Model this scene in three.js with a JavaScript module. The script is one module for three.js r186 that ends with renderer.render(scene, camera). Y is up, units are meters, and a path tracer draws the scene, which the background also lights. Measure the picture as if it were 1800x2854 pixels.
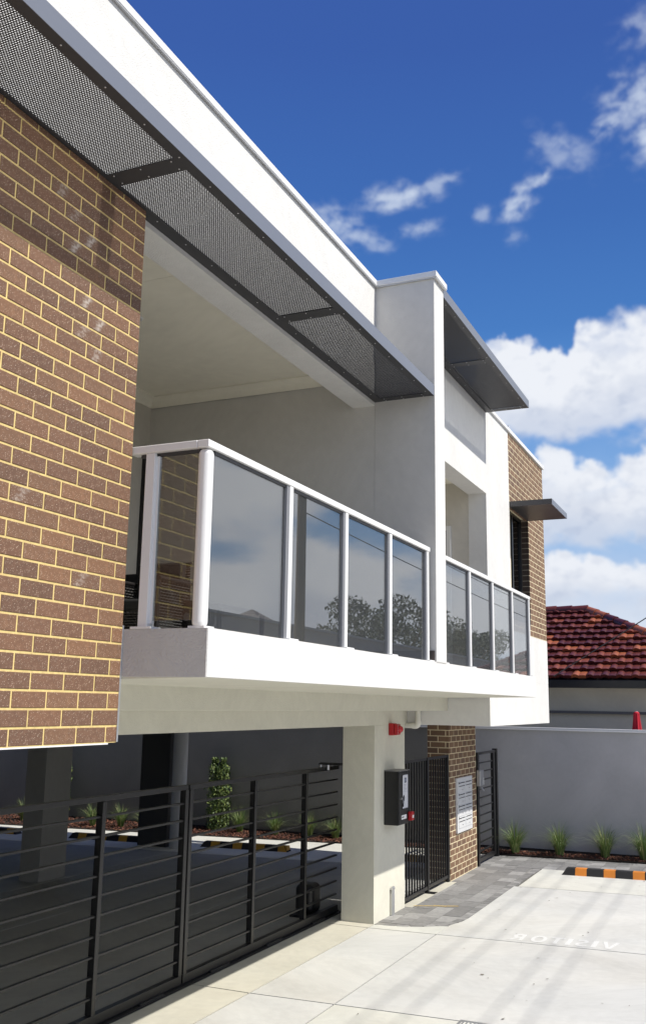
import * as THREE from 'three';
import { RoundedBoxGeometry } from 'three/addons/geometries/RoundedBoxGeometry.js';
import { ImprovedNoise } from 'three/addons/math/ImprovedNoise.js';
import { mergeGeometries, mergeVertices, toCreasedNormals } from 'three/addons/utils/BufferGeometryUtils.js';

// ---------------------------------------------------------------- camera, sky, sun, exposure
const scene = new THREE.Scene();
const EY = 2.515;                                   // eye height above the garage floor
const camera = new THREE.PerspectiveCamera(56.2, 645 / 1024, 0.1, 900);
camera.position.set(0, EY, 0);
{
  const yaw = 0.4244, pitch = 0.1977, roll = 0.0161;
  const fw = new THREE.Vector3(Math.cos(yaw) * Math.cos(pitch), Math.sin(pitch), -Math.sin(yaw) * Math.cos(pitch));
  const r0 = new THREE.Vector3().crossVectors(fw, new THREE.Vector3(0, 1, 0)).normalize();
  const u0 = new THREE.Vector3().crossVectors(r0, fw);
  const c = Math.cos(roll), s = Math.sin(roll);
  const r = r0.clone().multiplyScalar(c).addScaledVector(u0, s);
  const u = u0.clone().multiplyScalar(c).addScaledVector(r0, -s);
  camera.quaternion.setFromRotationMatrix(new THREE.Matrix4().makeBasis(r, u, fw.clone().negate()));
}
const EXPOSURE = 1.25;
const sunDir = new THREE.Vector3(0.035, 1.232, 1).normalize();

const noise3 = new ImprovedNoise();
const fbm = (x, y, z, oct) => {
  let a = 0.5, s = 0;
  for (let i = 0; i < oct; i++) { s += a * noise3.noise(x, y, z); x = x * 2.03 + 7.1; y = y * 2.03 + 3.7; z = z * 2.03 + 1.3; a *= 0.5; }
  return s;
};
const smooth = (a, b, x) => { const t = Math.min(1, Math.max(0, (x - a) / (b - a))); return t * t * (3 - 2 * t); };
const lerp = (a, b, t) => a + (b - a) * t;

function makeSky() {
  const W = 4096, H = 2048, data = new Float32Array(W * H * 4);
  // clear-sky colour by elevation in degrees (linear)
  const stops = [[0, 0.66, 0.73, 0.84], [5, 0.56, 0.67, 0.85], [10, 0.27, 0.48, 0.80], [16, 0.125, 0.32, 0.70], [22, 0.068, 0.208, 0.55], [28, 0.053, 0.158, 0.475], [37, 0.045, 0.117, 0.405], [60, 0.042, 0.09, 0.36], [90, 0.038, 0.08, 0.33]];
  const blue = (el, out) => {
    let i = 0; while (i < stops.length - 2 && el > stops[i + 1][0]) i++;
    const a = stops[i], b = stops[i + 1], t = Math.min(1, Math.max(0, (el - a[0]) / (b[0] - a[0])));
    for (let k = 0; k < 3; k++) out[k] = lerp(a[k + 1], b[k + 1], t);
  };
  const along = (pts, x) => { if (x <= pts[0][0]) return pts[0][1]; for (let i = 1; i < pts.length; i++) if (x < pts[i][0]) return lerp(pts[i - 1][1], pts[i][1], smooth(pts[i - 1][0], pts[i][0], x)); return pts[pts.length - 1][1]; };
  // loose wisps: azimuth, elevation, half widths, tilt, strength
  const wisps = [[-23.4, 28.0, 2.0, 1.0, -0.4, 0.50], [-19.7, 29.5, 2.2, 0.75, 0.12, 0.62], [-17.3, 30.1, 1.5, 0.5, 0.3, 0.42], [-18.4, 27.7, 1.4, 0.5, 0.1, 0.44], [-21.2, 27.1, 1.1, 0.6, -0.3, 0.36],
    [-11.8, 29.0, 1.5, 0.75, 0.8, 0.66], [-10.5, 30.0, 0.9, 0.35, 0.6, 0.55], [-9.3, 31.3, 2.0, 1.1, -0.5, 0.34], [-14.4, 28.4, 0.6, 0.6, 0.9, 0.36], [-4.9, 33.5, 1.7, 1.4, 0.4, 0.60], [-3.3, 31.0, 1.5, 1.7, 0.7, 0.78], [-6.6, 32.2, 1.2, 0.6, 0.6, 0.5], [-3.8, 36.6, 1.5, 1.2, 0.2, 0.40], [-12.4, 27.0, 0.6, 0.5, 0.4, 0.24], [0, 35, 3, 2.5, 0.3, 0.7], [6, 41, 6, 2.2, 0.2, 0.6]];
  // banks of cumulus low over the far end of the street, farthest first: tops, base, side limits
  const banks = [
    { tops: [[-16, 7.5], [-11.4, 8.6], [-10.4, 9.1], [-9, 8.8], [-6.4, 8.3], [-3, 8.0], [3, 9.5], [9, 8]], base: 5.9, amp: 0.55, soft: 0.30, dark: 0.50 },
    { tops: [[-16, 13], [-12.2, 14.0], [-10.8, 15.4], [-10, 15.1], [-9.2, 14.2], [-7.2, 14.0], [-5.4, 14.9], [-3, 15.2], [3, 13], [9, 12]], base: 9.2, amp: 0.8, soft: 0.55, dark: 0.42 },
    { tops: [[-19, 14], [-15.4, 18.6], [-14.5, 21.2], [-12.6, 21.7], [-11.2, 21.0], [-9.6, 20.6], [-8.6, 21.8], [-7.4, 22.5], [-4.6, 22.6], [0, 23.5], [6, 20], [11, 14]], base: 15.6, amp: 0.85, soft: 0.5, dark: 0.34 },
  ];
  const out = [0, 0, 0], px = [0, 0, 0];
  const over = (a, r, g, b) => { px[0] = lerp(px[0], r, a); px[1] = lerp(px[1], g, a); px[2] = lerp(px[2], b, a); };
  const lit = (a, l, g = 1) => over(a, g * lerp(0.42, 0.88, l), g * lerp(0.49, 0.905, l), g * lerp(0.65, 0.955, l));
  const general = (dx, dy, dz, el) => 0.05 + 0.16 * smooth(50, 10, el) - 0.12 * smooth(50, 75, el) + 0.95 * fbm(dx * 4.6 + 3.1, dy * 9.5, dz * 4.6 + 8.4, 6);
  const lowest = H / 2;
  for (let j = 0; j < H; j++) {
    const el = ((j + 0.5) / H - 0.5) * 180, ce = Math.cos(el * Math.PI / 180), dy = Math.sin(el * Math.PI / 180);
    const step = el > 70 ? 8 : el > 45 ? 2 : 1;
    for (let i = 0; i < W; i += step) {
      const az = ((i + 0.5) / W - 0.5) * 360, a0 = az * Math.PI / 180, dx = Math.cos(a0) * ce, dz = Math.sin(a0) * ce;
      if (j < lowest) { px[0] = 0.30; px[1] = 0.30; px[2] = 0.29; } else {
        blue(el, out); px[0] = out[0]; px[1] = out[1]; px[2] = out[2];
        const fade = smooth(0, 9, az) * smooth(165, 115, az);      // broken cloud over the street; the sky to the left stays clear
        if (fade > 0) {
          const d = general(dx, dy, dz, el), u = general(dx, dy + 0.045, dz, el + 2.6);
          const sh = smooth(0.05, 0.55, u) * 0.46 + 0.10 * smooth(0.1, 0.6, d);
          lit(fade * smooth(-0.03, 0.24, d), 1 - sh, 1 + 0.38 * smooth(0.1, 0.9, dz));
        }
        if (az > -21 && az < 13 && el < 26) {
          const side = smooth(13, 7, az);
          const n1 = fbm(az * 0.42 + 3, el * 0.62, 1.7, 6), n2 = fbm(az * 0.9 + 11, el * 1.3, 4.2, 5);
          for (const [k, b] of banks.entries()) {
            const top = along(b.tops, az) + b.amp * (1.5 * fbm(az * 0.9 + k * 9, el * 0.8, k * 3.1, 5)), h = top - el;
            if (h < -0.6) continue;
            const left = k === 2 ? smooth(-16.8, -14.2, az + n1 * 2) : smooth(-20, -15, az);
            let a = smooth(-0.08, b.soft + 0.9 * smooth(-9, -7, az) * (k === 2 ? 1 : 0.2), h + n2 * 0.35) * left * side;
            a *= 1 - 0.92 * smooth(b.base + 0.9, b.base - 0.7, el + n1 * 2.2);
            const depth = Math.min(1, Math.max(0, h / (top - b.base)));
            let l = 1 - b.dark * smooth(0.25, 1.0, depth + n1 * 0.55) * 1.15 - 0.22 * smooth(0.0, 0.45, n2 + 0.08);
            if (k === 2) l += 0.10 * smooth(0.2, -0.3, n1); 
            a *= 0.97 - 0.30 * smooth(0.55, 0.0, depth) * smooth(0.02, 0.3, n1) - (k < 2 ? 0.2 : 0.10) * smooth(0.5, 1, depth);
            lit(Math.max(0, a), Math.max(0, Math.min(1, l)));
          }
          // thin veil low down
          over(0.45 * smooth(8.5, 4, el) * side, 0.80, 0.85, 0.92);
        }
        if (el > 23 && az > -32 && az < 16) for (const [wa, we, sa, se, tilt, k] of wisps) {
          const ca = (az - wa) * Math.cos(we * Math.PI / 180), cE = el - we, ct = Math.cos(tilt), st = Math.sin(tilt);
          const A = (ca * ct + cE * st) / (sa * 0.88), E = (-ca * st + cE * ct) / (se * 0.88), r2 = A * A + E * E;
          if (r2 > 7) continue;
          const n = fbm(A * 0.8 + wa, E * 1.0 + we, 2.2, 5), m = fbm(ca * 1.1 + 0.4 * n, cE * 1.5 + 0.5 * n, wa, 6);
          over(Math.max(0, Math.min(0.9, k * 1.0 * smooth(0.10, 1.12, Math.exp(-r2 * 0.72) * (0.74 + 0.8 * n) + 1.0 * m * Math.exp(-r2 * 0.4)))), 0.80, 0.88, 0.97);
        }
      }
      for (let k = 0; k < step; k++) { const o = (j * W + i + k) * 4; data[o] = px[0] / EXPOSURE; data[o + 1] = px[1] / EXPOSURE; data[o + 2] = px[2] / EXPOSURE; data[o + 3] = 1; }
    }
  }
  const t = new THREE.DataTexture(data, W, H, THREE.RGBAFormat, THREE.FloatType);
  t.mapping = THREE.EquirectangularReflectionMapping; t.magFilter = t.minFilter = THREE.LinearFilter; t.wrapS = THREE.RepeatWrapping;
  t.needsUpdate = true;
  return t;
}
const skyTex = makeSky();
scene.background = skyTex; scene.environment = skyTex;

const sun = new THREE.DirectionalLight(new THREE.Color().setRGB(1, 0.955, 0.87), 4.0);
sun.position.copy(sunDir).multiplyScalar(60).add(new THREE.Vector3(9, 0, -4));
sun.target.position.set(9, 0, -4);
sun.castShadow = true; sun.shadow.mapSize.set(4096, 4096);
Object.assign(sun.shadow.camera, { left: -30, right: 30, top: 30, bottom: -30, near: 1, far: 160 });
sun.shadow.radius = 1;
scene.add(sun, sun.target);

const renderer = new THREE.WebGLRenderer({ antialias: true });
renderer.setSize(645, 1024);
renderer.toneMapping = THREE.LinearToneMapping;
renderer.toneMappingExposure = EXPOSURE;
renderer.shadowMap.enabled = true;

// ---------------------------------------------------------------- helpers
let seed = 20240611;
const rnd = () => { seed = (seed * 1664525 + 1013904223) >>> 0; return seed / 4294967296; };
const rr = (a, b) => a + (b - a) * rnd();
const used = {};
function numbered(n) { used[n] = (used[n] ?? -1) + 1; return used[n] ? n + '_' + String(used[n]).padStart(3, '0') : n; }
function shade(o) { o.traverse((m) => { if (m.isMesh) { m.castShadow = m.receiveShadow = true; } }); return o; }
function thing(name, label, category, pos = [0, 0, 0], group) {
  const o = new THREE.Group(); o.name = numbered(name); o.position.set(...pos); scene.add(o);
  o.userData = { label, category, kind: 'thing' }; if (group) o.userData.group = group;
  return o;
}
function struct(name, label, category) {
  const o = new THREE.Group(); o.name = numbered(name); scene.add(o);
  o.userData = { kind: 'structure' }; if (label) o.userData.label = label; if (category) o.userData.category = category;
  return o;
}
function mesh(name, geo, mat, parent, extra) {
  const m = new THREE.Mesh(Array.isArray(geo) ? join(geo) : geo, mat); m.name = parent === scene ? numbered(name) : name;
  m.castShadow = m.receiveShadow = true;
  if (extra) Object.assign(m.userData, extra);
  parent.add(m); return m;
}
function group(name, parent, label) { const g = new THREE.Group(); g.name = name; if (label) g.userData.label = label; parent.add(g); return g; }
function uvBox(g) {                                   // uv in metres, planar by the face's main direction
  g = g.index ? g.toNonIndexed() : g;
  const p = g.attributes.position, n = p.count, uv = new Float32Array(n * 2);
  const a = new THREE.Vector3(), b = new THREE.Vector3(), c = new THREE.Vector3(), e = new THREE.Vector3();
  for (let i = 0; i < n; i += 3) {
    a.fromBufferAttribute(p, i); b.fromBufferAttribute(p, i + 1); c.fromBufferAttribute(p, i + 2);
    e.crossVectors(b.clone().sub(a), c.clone().sub(a));
    const ax = Math.abs(e.x), ay = Math.abs(e.y), az = Math.abs(e.z);
    [a, b, c].forEach((q, k) => {
      const [u, v] = ax >= ay && ax >= az ? [q.z, q.y] : ay >= az ? [q.x, q.z] : [q.x, q.y];
      uv[(i + k) * 2] = u; uv[(i + k) * 2 + 1] = v;
    });
  }
  g.setAttribute('uv', new THREE.BufferAttribute(uv, 2));
  return g;
}
function clean(g) {
  g = g.index ? g.toNonIndexed() : g;
  for (const k of Object.keys(g.attributes)) if (!['position', 'normal', 'uv'].includes(k)) g.deleteAttribute(k);
  if (!g.attributes.uv) uvBox(g);
  return g;
}
const join = (list) => list.length === 1 ? list[0] : mergeGeometries(list.map(clean));
function box(x0, x1, y0, y1, z0, z1, ch = 0) {        // axis-aligned box, its edges chamfered by ch
  const w = x1 - x0, h = y1 - y0, d = z1 - z0;
  const g = ch ? new RoundedBoxGeometry(w, h, d, 1, ch) : new THREE.BoxGeometry(w, h, d);
  g.translate((x0 + x1) / 2, (y0 + y1) / 2, (z0 + z1) / 2);
  return uvBox(g);
}
const V3 = (x, y, z) => new THREE.Vector3(x, y, z);
function rod(a, b, r, seg = 8, r2 = r) {              // straight rod between two points
  const A = V3(...a), B = V3(...b), L = A.distanceTo(B);
  const g = new THREE.CylinderGeometry(r2, r, L, seg, 1);
  g.translate(0, L / 2, 0);
  g.applyQuaternion(new THREE.Quaternion().setFromUnitVectors(V3(0, 1, 0), B.clone().sub(A).normalize())).translate(...a);
  return clean(g);
}
function tube(pts, r, seg = 24, rad = 8) {
  return clean(new THREE.TubeGeometry(new THREE.CatmullRomCurve3(pts.map((p) => V3(...p))), seg, r, rad));
}
function prism(poly, y0, y1) {                        // polygon in x,z raised from y0 to y1
  const s = new THREE.Shape(poly.map(([x, z]) => new THREE.Vector2(x, -z)));
  const g = new THREE.ExtrudeGeometry(s, { depth: y1 - y0, bevelEnabled: false, curveSegments: 4 });
  g.rotateX(-Math.PI / 2).translate(0, y0, 0);
  return uvBox(g);
}
const SLOPE = 0.0175;
const gy = (z) => z > -4.3 ? SLOPE * (Math.min(z, 6) + 4.3) : 0;      // the ground rises gently to the street
function drape(g) { const p = g.attributes.position; for (let i = 0; i < p.count; i++) p.setY(i, p.getY(i) + gy(p.getZ(i))); g.computeVertexNormals(); return g; }

// ---------------------------------------------------------------- textures
function texGrid(n, m, f, { srgb = false, wrap = true } = {}) {       // f(u, v) -> [r, g, b] or number, 0..1
  const d = new Uint8Array(n * m * 4);
  for (let j = 0; j < m; j++) for (let i = 0; i < n; i++) {
    const c = f(i / n, j / m), o = (j * n + i) * 4;
    if (typeof c === 'number') d[o] = d[o + 1] = d[o + 2] = Math.max(0, Math.min(255, c * 255));
    else for (let k = 0; k < 3; k++) d[o + k] = Math.max(0, Math.min(255, c[k] * 255));
    d[o + 3] = 255;
  }
  const t = new THREE.DataTexture(d, n, m, THREE.RGBAFormat);
  t.magFilter = THREE.LinearFilter; t.minFilter = THREE.LinearFilter;
  if (wrap) t.wrapS = t.wrapT = THREE.RepeatWrapping;
  if (srgb) t.colorSpace = THREE.SRGBColorSpace;
  t.needsUpdate = true; return t;
}
const TAU = Math.PI * 2;
const loopNoise = (u, v, s, oct, off = 0) => {        // noise that repeats over the unit square
  const a = u * TAU, b = v * TAU, R = s / TAU;
  return (fbm(Math.cos(a) * R + off, Math.sin(a) * R + Math.cos(b) * R * 0.71, Math.sin(b) * R + off * 0.37, oct));
};
const rep = (t, sx, sy = sx) => { const c = t.clone(); c.repeat.set(sx, sy); c.needsUpdate = true; return c; };
function speckle(n, m, base, count, bloom = 0) {      // fired brick: brown body with pale and dark flecks
  const buf = new Float32Array(n * m * 3), off = rr(0, 50);
  for (let j = 0; j < m; j++) for (let i = 0; i < n; i++) {
    const u = i / n, v = j / m, k = 1 + 0.28 * fbm(u * 9 + off, v * 3 + off, 1, 4) + 0.14 * (rnd() - 0.5);
    for (let q = 0; q < 3; q++) buf[(j * n + i) * 3 + q] = base[q] * k;
  }
  for (let s = 0; s < count; s++) {
    const x = rnd() * n, y = rnd() * m, r = rr(0.7, 2.3) * n / 330, t = rnd(), c = t < 0.46 ? [0.035, 0.028, 0.026] : t < 0.9 ? [0.66, 0.60, 0.54] : [0.34, 0.22, 0.15];
    for (let j = Math.floor(y - r - 1); j <= y + r + 1; j++) for (let i = Math.floor(x - r - 1); i <= x + r + 1; i++) {
      if (i < 0 || j < 0 || i >= n || j >= m) continue;
      const a = Math.max(0, Math.min(1, r + 0.5 - Math.hypot(i - x, j - y))) * 0.85;
      for (let q = 0; q < 3; q++) { const o = (j * n + i) * 3 + q; buf[o] = lerp(buf[o], c[q], a); }
    }
  }
  const d = new Uint8Array(n * m * 4);
  for (let j = 0; j < m; j++) for (let i = 0; i < n; i++) {
    const u = i / n, v = j / m;
    const b = bloom ? bloom * smooth(0.12, 0.75, 0.8 * fbm(u * 9 + off, v * 4 + off, 5, 5) + 0.55 * Math.exp(-(((u - 0.5 - 0.25 * Math.sin(off * 3) - 0.2 * (v - 0.5)) / 0.16) ** 2)) - 0.05) : 0;
    for (let q = 0; q < 3; q++) {
      const c = lerp(buf[(j * n + i) * 3 + q], 0.62, b);
      d[(j * n + i) * 4 + q] = 255 * Math.pow(Math.max(0, Math.min(1, c)), 1 / 2.2);
    }
    d[(j * n + i) * 4 + 3] = 255;
  }
  const t = new THREE.DataTexture(d, n, m, THREE.RGBAFormat); t.magFilter = t.minFilter = THREE.LinearFilter; t.colorSpace = THREE.SRGBColorSpace; t.needsUpdate = true;
  return t;
}
const stuccoBump = texGrid(512, 512, (u, v) => 0.5 + 0.55 * loopNoise(u, v, 60, 4) + 0.25 * loopNoise(u, v, 9, 2, 5) + 0.08 * (rnd() - 0.5));
const stuccoTint = texGrid(512, 512, (u, v) => { const k = 0.955 + 0.10 * loopNoise(u, v, 5, 5, 3) + 0.07 * loopNoise(u, v, 34, 3, 9); return [k, k * 0.998, k * 0.992]; });
const concreteMap = texGrid(1024, 1024, (u, v) => {
  let k = 0.90 + 0.20 * loopNoise(u, v, 4.5, 6, 2) + 0.10 * loopNoise(u, v, 42, 4, 7) + 0.05 * (rnd() - 0.5);
  if (rnd() < 0.0016) k *= 0.78;
  const w = loopNoise(u, v, 3, 3, 20);
  return [k * (1 + 0.03 * w), k, k * (1 - 0.05 * w)];
});
const grit = texGrid(512, 512, (u, v) => 0.5 + 0.4 * loopNoise(u, v, 110, 3, 1) + 0.3 * (rnd() - 0.5));
const stoneMap = texGrid(512, 512, (u, v) => { const k = 0.86 + 0.30 * loopNoise(u, v, 12, 5, 4) + 0.16 * (rnd() - 0.5); return [k, k, k]; });
const wallMap = texGrid(1024, 512, (u, v) => { const k = 0.93 + 0.16 * loopNoise(u, v, 5, 6, 6) + 0.05 * loopNoise(u, v, 50, 3, 8); return [k, k, k * 1.01]; });
const leafMap = texGrid(64, 64, (u, v) => { const k = 0.75 + 0.4 * Math.abs(Math.sin(u * 3)) + 0.2 * fbm(u * 8, v * 8, 2, 3); return [k * 0.9, k, k * 0.75]; });
// perforated sheet: round holes in staggered rows, one tile = two rows
const PITCH = 0.0142, perf = texGrid(64, 112, (u, v) => {
  let d = 9;
  for (const [cx, cy] of [[0, 0], [1, 0], [0, 1], [1, 1], [0.5, 0.5]]) d = Math.min(d, Math.hypot(u - cx, (v - cy) * 1.732));
  return d < 0.292 ? 0 : d < 0.312 ? 0.5 : 1;
});

// ---------------------------------------------------------------- materials
const rgb = (r, g, b) => new THREE.Color().setRGB(r, g, b);
function std(color, rough = 0.8, o = {}) { return new THREE.MeshStandardMaterial({ color: rgb(...color), roughness: rough, metalness: 0, ...o }); }
function stucco(c, o = {}) { return std(c, 0.92, { map: rep(stuccoTint, 0.45), bumpMap: rep(stuccoBump, 2.0), bumpScale: 0.0032, ...o }); }
const M = {
  white: stucco([0.735, 0.73, 0.715]),
  cream: stucco([0.69, 0.675, 0.585]),  // tint of light bounced under the slab is put into this colour
  ceiling: std([0.92, 0.89, 0.775], 0.9, { map: rep(stuccoTint, 0.3) }),
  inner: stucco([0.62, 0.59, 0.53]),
  rough: stucco([0.56, 0.545, 0.53], { bumpMap: rep(stuccoBump, 1.4), bumpScale: 0.007 }),
  grey: std([0.46, 0.455, 0.455], 0.93, { map: rep(wallMap, 0.33), bumpMap: rep(stuccoBump, 1.8), bumpScale: 0.002 }),
  coping: std([0.74, 0.74, 0.735], 0.45),
  copingGrey: std([0.5, 0.51, 0.53], 0.5),
  powder: std([0.79, 0.785, 0.775], 0.32),
  charcoal: std([0.040, 0.040, 0.044], 0.5),
  lip: std([0.155, 0.172, 0.215], 0.38),
  hood: std([0.06, 0.057, 0.058], 0.42),
  perf: std([0.042, 0.042, 0.047], 0.55, { alphaMap: perf, alphaTest: 0.5, side: THREE.DoubleSide }),
  screw: std([0.6, 0.6, 0.62], 0.3, { metalness: 0.8 }),
  black: std([0.013, 0.013, 0.014], 0.36),
  blackMatt: std([0.016, 0.016, 0.017], 0.6),
  mortar: std([0.83, 0.64, 0.27], 0.95, { map: rep(stoneMap, 3), bumpMap: rep(grit, 6), bumpScale: 0.002 }),
  mortarFar: std([0.86, 0.74, 0.50], 0.95, { map: rep(stoneMap, 3) }),
  pane: new THREE.MeshPhysicalMaterial({ color: rgb(0.55, 0.57, 0.58), roughness: 0, metalness: 0, transmission: 0.95, thickness: 0, ior: 2.32, specularIntensity: 1 }),
  dark: std([0.02, 0.02, 0.022], 0.4),
  windowGlass: new THREE.MeshPhysicalMaterial({ color: rgb(0.25, 0.27, 0.28), roughness: 0, transmission: 1, thickness: 0, ior: 1.8 }),
  concrete: [0, 1, 2, 3].map((k) => std([0.655 - 0.014 * k, 0.65 - 0.014 * k, 0.59 - 0.01 * (k % 2)], 0.9, { map: (() => { const t = rep(concreteMap, 0.31); t.offset.set(0.37 * k, 0.21 * k); return t; })(), bumpMap: rep(grit, 2.2), bumpScale: 0.0012 })),
  concreteWarm: std([0.60, 0.575, 0.485], 0.9, { map: rep(concreteMap, 0.31), bumpMap: rep(grit, 2.2), bumpScale: 0.0012 }),
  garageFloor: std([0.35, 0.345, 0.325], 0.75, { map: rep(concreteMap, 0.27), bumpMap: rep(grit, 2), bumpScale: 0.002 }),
  joint: std([0.11, 0.105, 0.095], 0.95),
  ground: std([0.30, 0.29, 0.26], 0.95, { map: rep(concreteMap, 0.11) }),
  asphalt: std([0.055, 0.055, 0.057], 0.9, { map: rep(stoneMap, 1.2) }),
  mulch: [[0.075, 0.034, 0.022], [0.045, 0.024, 0.018], [0.12, 0.055, 0.033]].map((c) => std(c, 0.9)),
  soil: std([0.028, 0.018, 0.013], 0.98, { map: rep(stoneMap, 2) }),
  steel: std([0.55, 0.56, 0.57], 0.38, { metalness: 0.75 }),
  letter: std([0.70, 0.71, 0.73], 0.35),
  pvc: std([0.74, 0.73, 0.66], 0.35),
  red: std([0.42, 0.012, 0.018], 0.28),
  redCloth: std([0.50, 0.012, 0.03], 0.8),
  whitePaint: std([0.82, 0.82, 0.80], 0.6),
  orange: std([0.72, 0.24, 0.03], 0.55),
  yellow: std([0.55, 0.30, 0.04], 0.6),
  rubber: std([0.02, 0.02, 0.021], 0.8, { bumpMap: rep(grit, 5), bumpScale: 0.002 }),
  wicker: std([0.018, 0.016, 0.016], 0.42),
  cushion: std([0.012, 0.012, 0.013], 0.95),
  blade: [[0.13, 0.22, 0.05], [0.08, 0.16, 0.035], [0.22, 0.30, 0.08], [0.34, 0.34, 0.15]].map((c) => new THREE.MeshPhysicalMaterial({ color: rgb(...c), roughness: 0.65, transmission: 0.3, thickness: 0, side: THREE.DoubleSide })),
  leaf: [[0.11, 0.17, 0.045], [0.055, 0.10, 0.03], [0.22, 0.28, 0.08]].map((c) => new THREE.MeshPhysicalMaterial({ color: rgb(...c), roughness: 0.5, transmission: 0.25, thickness: 0, side: THREE.DoubleSide })),
  gum: std([0.075, 0.09, 0.05], 0.8, { side: THREE.DoubleSide }),
  bark: std([0.17, 0.13, 0.10], 0.95, { map: rep(stoneMap, 1, 4) }),
  houseWall: std([0.68, 0.64, 0.54], 0.9, { map: rep(wallMap, 0.3) }),
  brown: std([0.46, 0.40, 0.34], 0.9, { map: rep(wallMap, 0.2) }),
  wood: std([0.16, 0.12, 0.085], 0.85, { map: rep(stoneMap, 1, 3) }),
  cable: std([0.015, 0.015, 0.016], 0.6),
};
const brickTex = [speckle(256, 96, [0.160, 0.090, 0.060], 300), speckle(256, 96, [0.140, 0.080, 0.055], 340), speckle(256, 96, [0.182, 0.103, 0.064], 300)];
const bloomTex = [speckle(256, 96, [0.160, 0.090, 0.060], 260, 0.35), speckle(256, 96, [0.155, 0.088, 0.060], 260, 0.55), speckle(256, 96, [0.155, 0.088, 0.060], 300, 0.3)];
const brickMats = [];
for (const t of brickTex) for (const k of [[1.12, 1.03, 0.92], [1.02, 0.95, 0.86], [1.19, 1.07, 0.92]]) brickMats.push(new THREE.MeshStandardMaterial({ color: rgb(...k), map: t, roughness: 0.82, bumpMap: t, bumpScale: 0.0012 }));
const bloomMats = bloomTex.map((t) => new THREE.MeshStandardMaterial({ color: rgb(1.08, 1.02, 0.92), map: t, roughness: 0.85 }));
const farBrickMats = [[0.225, 0.136, 0.082], [0.205, 0.122, 0.076], [0.25, 0.15, 0.092], [0.19, 0.116, 0.078]].map((c) => std(c, 0.85, { map: rep(stoneMap, 1) }));

// ---------------------------------------------------------------- ground
{
  const g = new THREE.PlaneGeometry(700, 700, 2, 2); g.rotateX(-Math.PI / 2);
  // one sheet: level under the buildings, rising to the street, level beyond
  const P = [], I = [], xs = [-350, 350], zs = [-350, -4.3, 6, 350];
  for (const z of zs) for (const x of xs) P.push(x, gy(z) - 0.06, z);
  for (let k = 0; k < 3; k++) { const a = k * 2; I.push(a, a + 2, a + 1, a + 1, a + 2, a + 3); }
  const b = new THREE.BufferGeometry(); b.setAttribute('position', new THREE.Float32BufferAttribute(P, 3)); b.setIndex(I); b.computeVertexNormals();
  mesh('ground', uvBox(b), M.ground, scene, { kind: 'structure' });
  mesh('road', box(-120, 160, gy(6) - 0.07, gy(6) - 0.02, 7.5, 13.4), M.asphalt, scene, { kind: 'structure' });
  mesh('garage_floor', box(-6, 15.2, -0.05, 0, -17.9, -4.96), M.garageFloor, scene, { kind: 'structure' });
}
mesh('bay_line', [-6.45, -9.35, -12.0].map((z) => box(10.2, 15.1, 0.0001, 0.0042, z - 0.04, z + 0.04)).concat([box(8.2, 10.12, 0.0001, 0.0042, -7.9, -7.82)]), std([0.34, 0.34, 0.33], 0.8), scene, { kind: 'structure' });
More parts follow.
